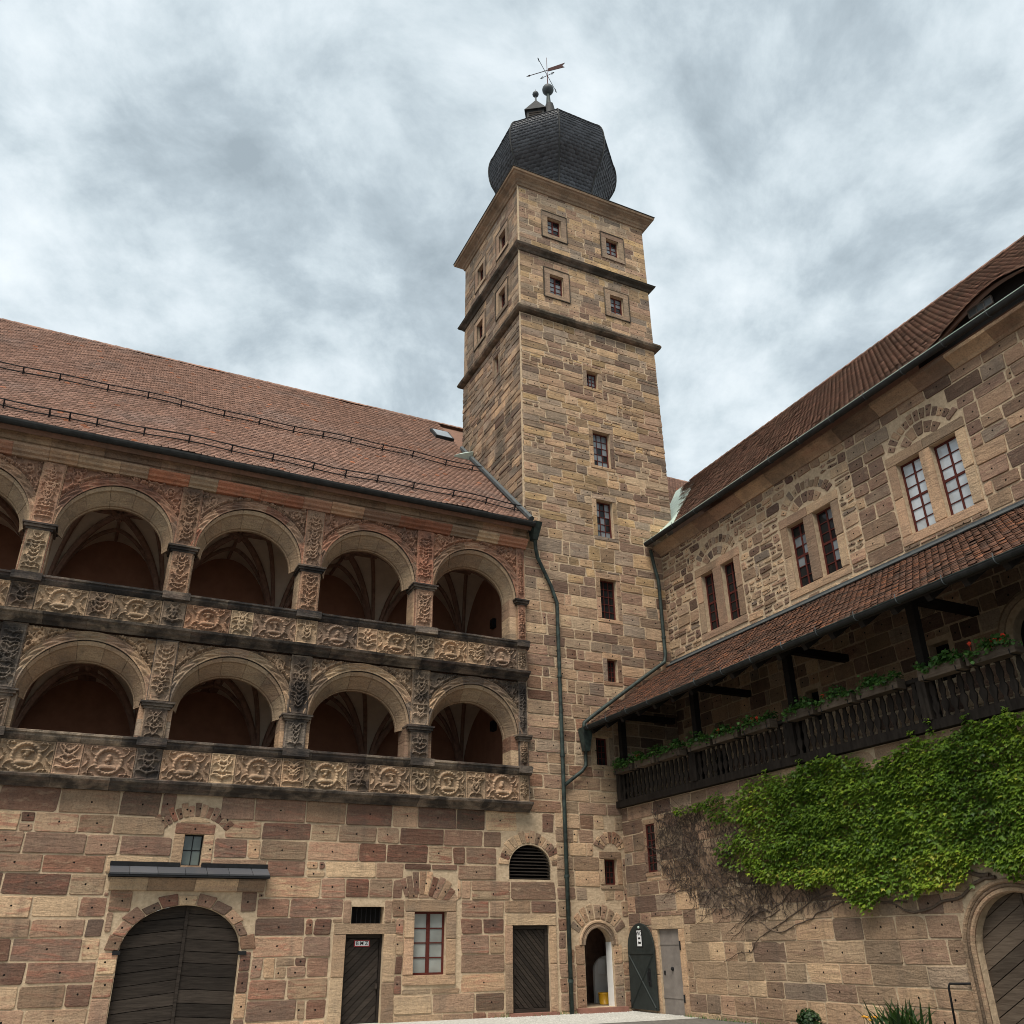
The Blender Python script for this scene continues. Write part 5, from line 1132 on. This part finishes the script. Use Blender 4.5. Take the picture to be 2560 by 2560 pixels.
bk = thing('bucket', 'yellow plastic bucket standing inside the open doorway', 'bucket', (15.2, 1.1, 0)); cx, cy = 14.93, 1.0
mb = MB(); V = []
for z, r_ in ((.005, .15), (.27, .19), (.30, .20), (.30, .185), (.27, .175), (.03, .14)):
    for k in range(18): a = 2 * math.pi * k / 18; V.append((cx + r_ * math.cos(a), cy + r_ * math.sin(a), z))
mb.add(V, [(i * 18 + k, i * 18 + (k + 1) % 18, (i + 1) * 18 + (k + 1) % 18, (i + 1) * 18 + k) for i in range(5) for k in range(18)] + [tuple(range(18)), tuple(range(90, 108))]); mb.build('pail', 'yellow_plastic', bk, True)
mb = MB(); mb.tube([(cx + .2 * math.cos(t), cy - .02 - .06 * math.sin(t), .28 - .06 * math.sin(t)) for t in np.linspace(0, math.pi, 12)], .007, 5); mb.build('handle', 'iron_black', bk)
mb = MB(); mb.add([(15.02, 1.44, .78), (15.26, 1.44, .76), (15.27, 1.43, 1.15), (15.03, 1.445, 1.17), (15.02, 1.446, .78), (15.26, 1.446, .76), (15.27, 1.436, 1.15), (15.03, 1.451, 1.17)], [(0, 1, 2, 3), (4, 5, 6, 7)]); tag(mb.build('notice_sheet', 'white_paint'), 'white paper notice pinned up inside the open doorway', 'notice')
for z, lab in ((11.42, 'black box lamp on the end wall of the upper arcade'), (7.88, 'black box lamp on the end wall of the lower arcade')):
    lp = thing('wall_lamp', lab, 'lamp', (12.0, 2.33, z), 'box lamps in the arcades')
    mb = MB(); mb.box(11.93, 12.062, 2.2, 2.46, z, z + .32); mb.build('housing', 'iron_black', lp); mb = MB(); mb.box(11.922, 11.931, 2.23, 2.43, z + .03, z + .29); mb.build('lens', 'glass_dark', lp)
hr = MB(); hr.tube([(15.24, -11.38, .86), (15.1, -11.33, .86), (14.95, -11.16, .86), (14.95, -11.13, .80), (14.95, -11.10, -.13)], .02, 8); tag(hr.build('handrail', 'iron_black', None, True), 'thin black iron handrail bent beside the arched gate', 'handrail')

# ------------------------------------------------------------------ planting
def leaf_cloud(parent, name, X, D, Nn, size, mat, rs, R, top=0, shape='vine', kind='stuff', one='leaf'):
    """leaves at X with hanging direction D and face normal Nn; the largest in view are parts."""
    if shape == 'vine': B = np.array([(0, .30, .06), (0, 0, 0), (-.30, .06, -.03), (-.50, .50, -.10), (-.20, .52, -.01), (0, 1.0, -.14), (.20, .52, -.01), (.50, .50, -.10), (.30, .06, -.03)])
    else: B = np.array([(0, .45, .10), (0, 0, 0), (-.42, .12, .02), (-.55, .5, -.03), (-.35, .85, -.05), (0, 1.0, -.08), (.35, .85, -.05), (.55, .5, -.03), (.42, .12, .02)])
    T = np.array([(0, i, i + 1 if i < 8 else 1) for i in range(1, 9)]); Sd = np.cross(D, Nn)
    V = X[:, None] + size[:, None, None] * (B[None, :, 0:1] * Sd[:, None] + B[None, :, 1:2] * D[:, None] + B[None, :, 2:3] * Nn[:, None])
    sc = np.array([seen_size(c, s * s) for c, s in zip(X, size)]) if top else None; big = [i for i in np.argsort(-sc)[:top] if sc[i] > 0] if top else []
    rest = np.setdiff1d(np.arange(len(X)), np.array(big, int))
    for i in big: make_obj(one, V[i], T, mat, parent, R[i])
    return make_obj(name, V[rest].reshape(-1, 3), (T[None] + (np.arange(len(rest)) * 9)[:, None, None]).reshape(-1, 3), mat, parent, np.repeat(R[rest], 8, 0), kind=kind)
def nrmz(a): return a / (np.linalg.norm(a, axis=1, keepdims=True) + 1e-9)
def inpoly(P, poly):
    x, y = P[:, 0], P[:, 1]; c = np.zeros(len(P), bool); n = len(poly)
    for i in range(n):
        (x1, y1), (x2, y2) = poly[i], poly[(i + 1) % n]
        c ^= ((y1 > y) != (y2 > y)) & (x < (x2 - x1) * (y - y1) / (y2 - y1 + 1e-12) + x1)
    return c
def wav(P, seed, f):
    q = np.random.RandomState(seed); s = np.zeros(len(P))
    for k in range(6): a = q.uniform(0, 6.28); s += np.sin((P[:, 0] * math.cos(a) + P[:, 1] * math.sin(a)) * f * q.uniform(.6, 1.7) + q.uniform(0, 6.28))
    return s / 6
CR = thing('climbing_creeper', 'dense green creeper with bare twigs covering the stone wall below the gallery', 'creeper', (15.2, -12.4, -.13))
rs = np.random.RandomState(77)
poly = [(-4.1, 4.9), (-4.9, 5.0), (-6.64, 5.14), (-8.0, 5.2), (-8.95, 5.18), (-9.6, 5.08), (-10.1, 4.93), (-11.05, 5.14), (-12.3, 5.22), (-13.4, 5.2), (-17.5, 5.2), (-17.5, 2.7), (-14.2, 2.5), (-13.2, 2.52), (-12.6, 2.75), (-12.2, 2.72), (-11.8, 2.62), (-10.85, 2.42), (-10.2, 2.28), (-9.7, 2.3), (-9.34, 2.10), (-9.0, 2.3), (-8.85, 2.45), (-8.3, 2.72), (-7.39, 2.72), (-6.9, 2.95), (-5.9, 3.02), (-5.3, 3.3), (-4.75, 3.55), (-4.85, 3.8), (-5.6, 4.0), (-6.1, 4.25), (-5.2, 4.25), (-4.5, 4.55)]
P = np.stack([rs.uniform(-17.5, -4.0, 62000), rs.uniform(2.0, 5.3, 62000)], 1); jp = P + np.stack([wav(P, 1, 5) * .25, wav(P, 2, 5) * .22], 1) + rs.normal(0, .05, P.shape)
keep = inpoly(jp, poly); gapn = wav(P, 3, 3.2); edge = np.clip((-P[:, 0] - 4.0) / 4.5, 0, 1); low = np.clip((P[:, 1] - 2.2) / 1.2, 0, 1)
keep &= rs.rand(len(P)) < np.clip(.25 + .75 * np.minimum(edge, .35 + low) + gapn * .35, .06, 1)
P = P[keep]
extra = np.stack([rs.uniform(-4.3, -3.05, 240), rs.uniform(4.74, 4.95, 240)], 1); sh = np.concatenate([np.stack([np.full(26, y0) + rs.normal(0, .04, 26), rs.uniform(5.1, 5.1 + h, 26)], 1) for y0, h in ((-8.1, .35), (-8.7, .3), (-9.2, .25), (-11.4, .3), (-11.85, .45), (-12.7, .35), (-13.5, .35), (-6.9, .25))])
P = np.concatenate([P, extra[rs.rand(240) < .5], sh]); n = len(P)
clump = wav(P, 4, 4.5) * .5 + wav(P, 5, 9) * .5
off = .05 + .13 * (clump + .6) + rs.uniform(0, .10, n); off = np.clip(off, .03, .34)
X = np.stack([XL - off, P[:, 0], P[:, 1]], 1)
el = np.radians(rs.normal(52, 13, n)); az = rs.normal(0, .5, n)
Nn = nrmz(np.stack([-np.cos(el) * np.cos(az), np.cos(el) * np.sin(az), np.sin(el)], 1)); dn = np.array([0, 0, -1.0])[None] + rs.normal(0, .28, (n, 3)); Dd = nrmz(dn - Nn * (dn * Nn).sum(1, keepdims=True))
tone = np.clip(.42 + .28 * wav(P, 6, 2.2) + rs.normal(0, .20, n) + .20 * (P[:, 1] < 3.1), 0, 1)
R = np.stack([tone, rs.rand(n), rs.rand(n)], 1); size = rs.uniform(.05, .125, n) * (1 + .25 * clump)
leaf_cloud(CR, 'foliage', X, Dd, Nn, size, 'leaf_creeper', rs, R, top=300)
rv = random.Random(9)
def vine(y, z, th, L_, r0, r1, w=.03, wob=.5, steps=None):
    pts = []; n = steps or max(5, int(L_ / .12)); ds = L_ / n; d = 0
    for i in range(n + 1):
        pts.append((XL - w - .015 * math.sin(i * .9 + y * 7), y, z)); d = d * .75 + rv.gauss(0, wob * .35); y += -math.cos(th + d) * ds if False else math.cos(th + d) * ds; z += math.sin(th + d) * ds
    return pts, [r0 + (r1 - r0) * i / n for i in range(n + 1)]
for (y, z, th, L_, r0) in ((-12.3, 2.62, .18, 1.9, .045), (-12.4, 2.58, -.05, 3.2, .035), (-11.2, 2.42, .25, 2.4, .03), (-10.3, 2.25, -.1, 5.2, .022), (-9.0, 2.35, -.08, 3.6, .018), (-8.4, 2.6, -.22, 4.4, .017), (-7.6, 2.75, -.3, 3.2, .016), (-6.3, 2.2, .35, 3.8, .016), (-5.4, 2.35, .65, 3.4, .015), (-4.9, 2.4, .95, 2.6, .014), (-4.4, 2.3, 1.15, 2.7, .014), (-6.6, 2.25, .12, 4.0, .014), (-12.9, 2.75, .12, 2.2, .05)):
    p, r_ = vine(y, z, th, L_, r0, r0 * .4); mb = MB(); mb.tube(p, r_, 6); mb.build('stem', 'stem_bark', CR, True)
bare = [(-1.85, 5.02), (-3.0, 4.9), (-4.3, 4.95), (-5.0, 4.3), (-6.1, 4.25), (-5.0, 3.7), (-5.6, 3.05), (-7.4, 2.75), (-8.8, 2.4), (-8.7, 2.25), (-7.2, 2.2), (-5.6, 2.15), (-4.4, 2.25), (-3.4, 2.55), (-2.4, 3.1), (-1.95, 3.4)]
Q = np.stack([rs.uniform(-8.8, -1.8, 9000), rs.uniform(2.1, 5.1, 9000)], 1); dq = wav(Q, 8, 3.5)
Q = Q[inpoly(Q + rs.normal(0, .08, Q.shape), bare) & (rs.rand(len(Q)) < np.clip(.64 + dq * .35 - .12 * (Q[:, 1] < 3.0), .08, 1))]
mb = MB()
for (y, z) in Q:
    L_ = rv.uniform(.08, .24); th = -math.pi / 2 + rv.gauss(0, .45) if rv.random() < .7 else rv.uniform(0, 6.28); p, r_ = vine(y, z, th, L_, rv.uniform(.004, .009), .003, rv.uniform(.02, .08), .9, 4); mb.tube(p, r_, 3, cap=False)
for _ in range(150):
    k = rv.randrange(len(Q)); p, r_ = vine(Q[k][0], Q[k][1], rv.uniform(-.6, .9), rv.uniform(.5, 1.4), .008, .004, .025, .6); mb.tube(p, r_, 4, cap=False)
mb.build('bare_twigs', 'twig', CR, kind='stuff')

boxes = [(-.45, -1.48, 0), (-1.62, -2.62, 1), (-2.74, -3.90, 0), (-4.28, -5.25, 0), (-5.38, -6.38, 2), (-6.54, -7.62, 3), (-8.10, -9.08, 0), (-9.22, -10.26, 1), (-10.40, -11.52, 0), (-12.05, -13.06, 0), (-13.18, -14.22, 5)]
names = ['first', 'second', 'third', 'fourth', 'fifth', 'sixth', 'seventh', 'eighth', 'ninth', 'tenth', 'eleventh']
for k, (a, b, nf) in enumerate(boxes):
    fb = thing('flower_box', f'{names[k]} wooden flower box from the tower on the gallery rail' + (', with red blooms' if nf else ', green leaves only'), 'flower box', (14.93, (a + b) / 2, 6.22), 'flower boxes along the gallery rail')
    mb = MB(); x0, x1, z0, z1 = 14.80, 15.045, 6.22, 6.42
    mb.box(x0, x0 + .02, b, a, z0, z1); mb.box(x1 - .02, x1, b, a, z0, z1); mb.box(x0 + .021, x1 - .021, b, b + .02, z0, z1); mb.box(x0 + .021, x1 - .021, a - .02, a, z0, z1); mb.box(x0 + .021, x1 - .021, b + .021, a - .021, z0 + .002, z0 + .02); mb.build('trough', 'wood_gate_brown', fb)
    mb = MB(); mb.box(x0 + .022, x1 - .022, b + .022, a - .022, z0 + .021, z1 - .03); mb.build('soil', 'soil_dark', fb)
    mb = MB()
    for yy in (a - .12, b + .12): mb.tube([(15.06, yy, 6.30), (15.05, yy, 6.21), (14.80, yy, 6.205), (14.785, yy, 6.30)], .01, 4)
    mb.build('bracket', 'iron_black', fb)
    n = 480; yy = rs.uniform(b + .02, a - .02, n); hh = rs.uniform(0, 1, n) ** .7; env = .20 + .10 * np.sin(yy * 7 + k) + .05 * np.sin(yy * 17); X = np.stack([14.92 + rs.normal(0, .10, n) - .05 * (1 - hh), yy, 6.36 + hh * env], 1); droop = rs.rand(n) < .05; X[droop, 2] -= rs.uniform(0, .12, droop.sum()); X[droop, 0] = 14.78 - rs.uniform(0, .06, droop.sum())
    Nn = nrmz(np.stack([-.5 + rs.normal(0, .5, n), rs.normal(0, .5, n), .8 + rs.normal(0, .3, n)], 1)); dn = rs.normal(0, 1, (n, 3)); Dd = nrmz(dn - Nn * (dn * Nn).sum(1, keepdims=True))
    leaf_cloud(fb, 'foliage', X, Dd, Nn, rs.uniform(.04, .085, n), 'leaf_geranium', rs, rs.rand(n, 3), shape='round')
    for q in range(nf):
        c = np.array([14.80 + rv.uniform(-.02, .08), rv.uniform(b + .15, a - .15), 6.36 + rv.uniform(.12, .30)]); mb = MB()
        for _ in range(16): v_ = np.array([rv.gauss(0, 1) for _ in range(3)]); v_ /= np.linalg.norm(v_); mb.sphere(c + v_ * .028, .018, 6, 4, sc=(1, 1, .7))
        mb.tube([c - np.array([0, 0, .15]), c], .004, 4); mb.build('bloom', 'petal_red', fb)

ip = thing('sword_leaved_plant', 'clump of dark green sword-shaped leaves at the wall foot near the arched gate', 'plant', (14.4, -10.35, -.13))
for k in range(90):
    a = rv.uniform(0, 6.28); L_ = rv.uniform(.5, .85); lean = rv.uniform(.15, .75); bx, by = 14.45 + rv.gauss(0, .13), -10.38 + rv.gauss(0, .27); mb = MB(); V = []
    dx, dy = math.cos(a), math.sin(a)
    for i in range(6):
        t = i / 5; s = L_ * t; w_ = .034 * (1 - t ** 2.2) + .001; hx = lean * s * (.4 + .9 * t); V += [(bx + dx * hx - dy * w_, by + dy * hx + dx * w_, -.13 + s * (1 - .3 * lean * t)), (bx + dx * hx + dy * w_, by + dy * hx - dx * w_, -.13 + s * (1 - .3 * lean * t))]
    mb.add(V, [(2 * i, 2 * i + 1, 2 * i + 3, 2 * i + 2) for i in range(5)]); mb.build('blade', 'leaf_dark', ip)
of = thing('orange_flower', 'small orange flowers beside the sword-leaved plant', 'flower', (14.3, -9.75, -.13))
for k in range(5):
    x, y, h = 14.3 + rv.gauss(0, .05), -9.78 + rv.gauss(0, .08), rv.uniform(.28, .42); mb = MB(); mb.tube([(x, y, -.13), (x + .02, y, -.13 + h)], .006, 4); mb.build('stalk', 'leaf_dark', of)
    mb = MB()
    for i in range(7): an = i * .9; mb.sphere((x + .02 + .025 * math.cos(an), y + .025 * math.sin(an), -.13 + h), .018, 6, 4)
    mb.build('bloom', 'petal_orange', of)
n = 900; c = rs.normal(0, 1, (n, 3)); c = nrmz(c) * rs.uniform(.3, 1, (n, 1)) ** .5 * np.array([.22, .27, .26]); Xs = c + np.array([14.62, -7.72, .06])
sb = thing('leafy_shrub', 'small rounded leafy shrub at the foot of the creeper wall', 'shrub', (14.62, -7.72, -.13))
Nn = nrmz(c + rs.normal(0, .12, (n, 3)) + np.array([0, 0, .1])); dn = rs.normal(0, 1, (n, 3)); Dd = nrmz(dn - Nn * (dn * Nn).sum(1, keepdims=True))
leaf_cloud(sb, 'foliage', Xs, Dd, Nn, rs.uniform(.035, .07, n), 'leaf_dark', rs, rs.rand(n, 3), shape='round')
mb = MB(); [mb.tube([(14.62, -7.72, -.13), (14.62 + rv.gauss(0, .08), -7.72 + rv.gauss(0, .1), .15)], .012, 5) for _ in range(6)]; mb.build('stem', 'stem_bark', sb)
V = []; F = []; Rr = []
for k in range(420):
    y_ = rv.choice((0, 1)); x, y = (rv.uniform(10.9, 13.4), -.05 - abs(rv.gauss(0, .07))) if y_ else (15.2 - abs(rv.gauss(0, .05)), rv.uniform(-6.0, -2.6)); h = rv.uniform(.03, .13); a = rv.uniform(0, 6.28); n_ = len(V)
    V += [(x - .006 * math.sin(a), y + .006 * math.cos(a), -.13), (x + .006 * math.sin(a), y - .006 * math.cos(a), -.13), (x + math.cos(a) * h * .5, y + math.sin(a) * h * .5, -.13 + h)]; F.append((n_, n_ + 1, n_ + 2)); Rr.append((rv.random(), rv.random(), rv.random()))
tag(make_obj('grass', V, F, 'leaf_geranium', None, np.array(Rr)), 'thin weeds growing along the foot of the walls', kind='stuff')
bpy.context.view_layer.update()
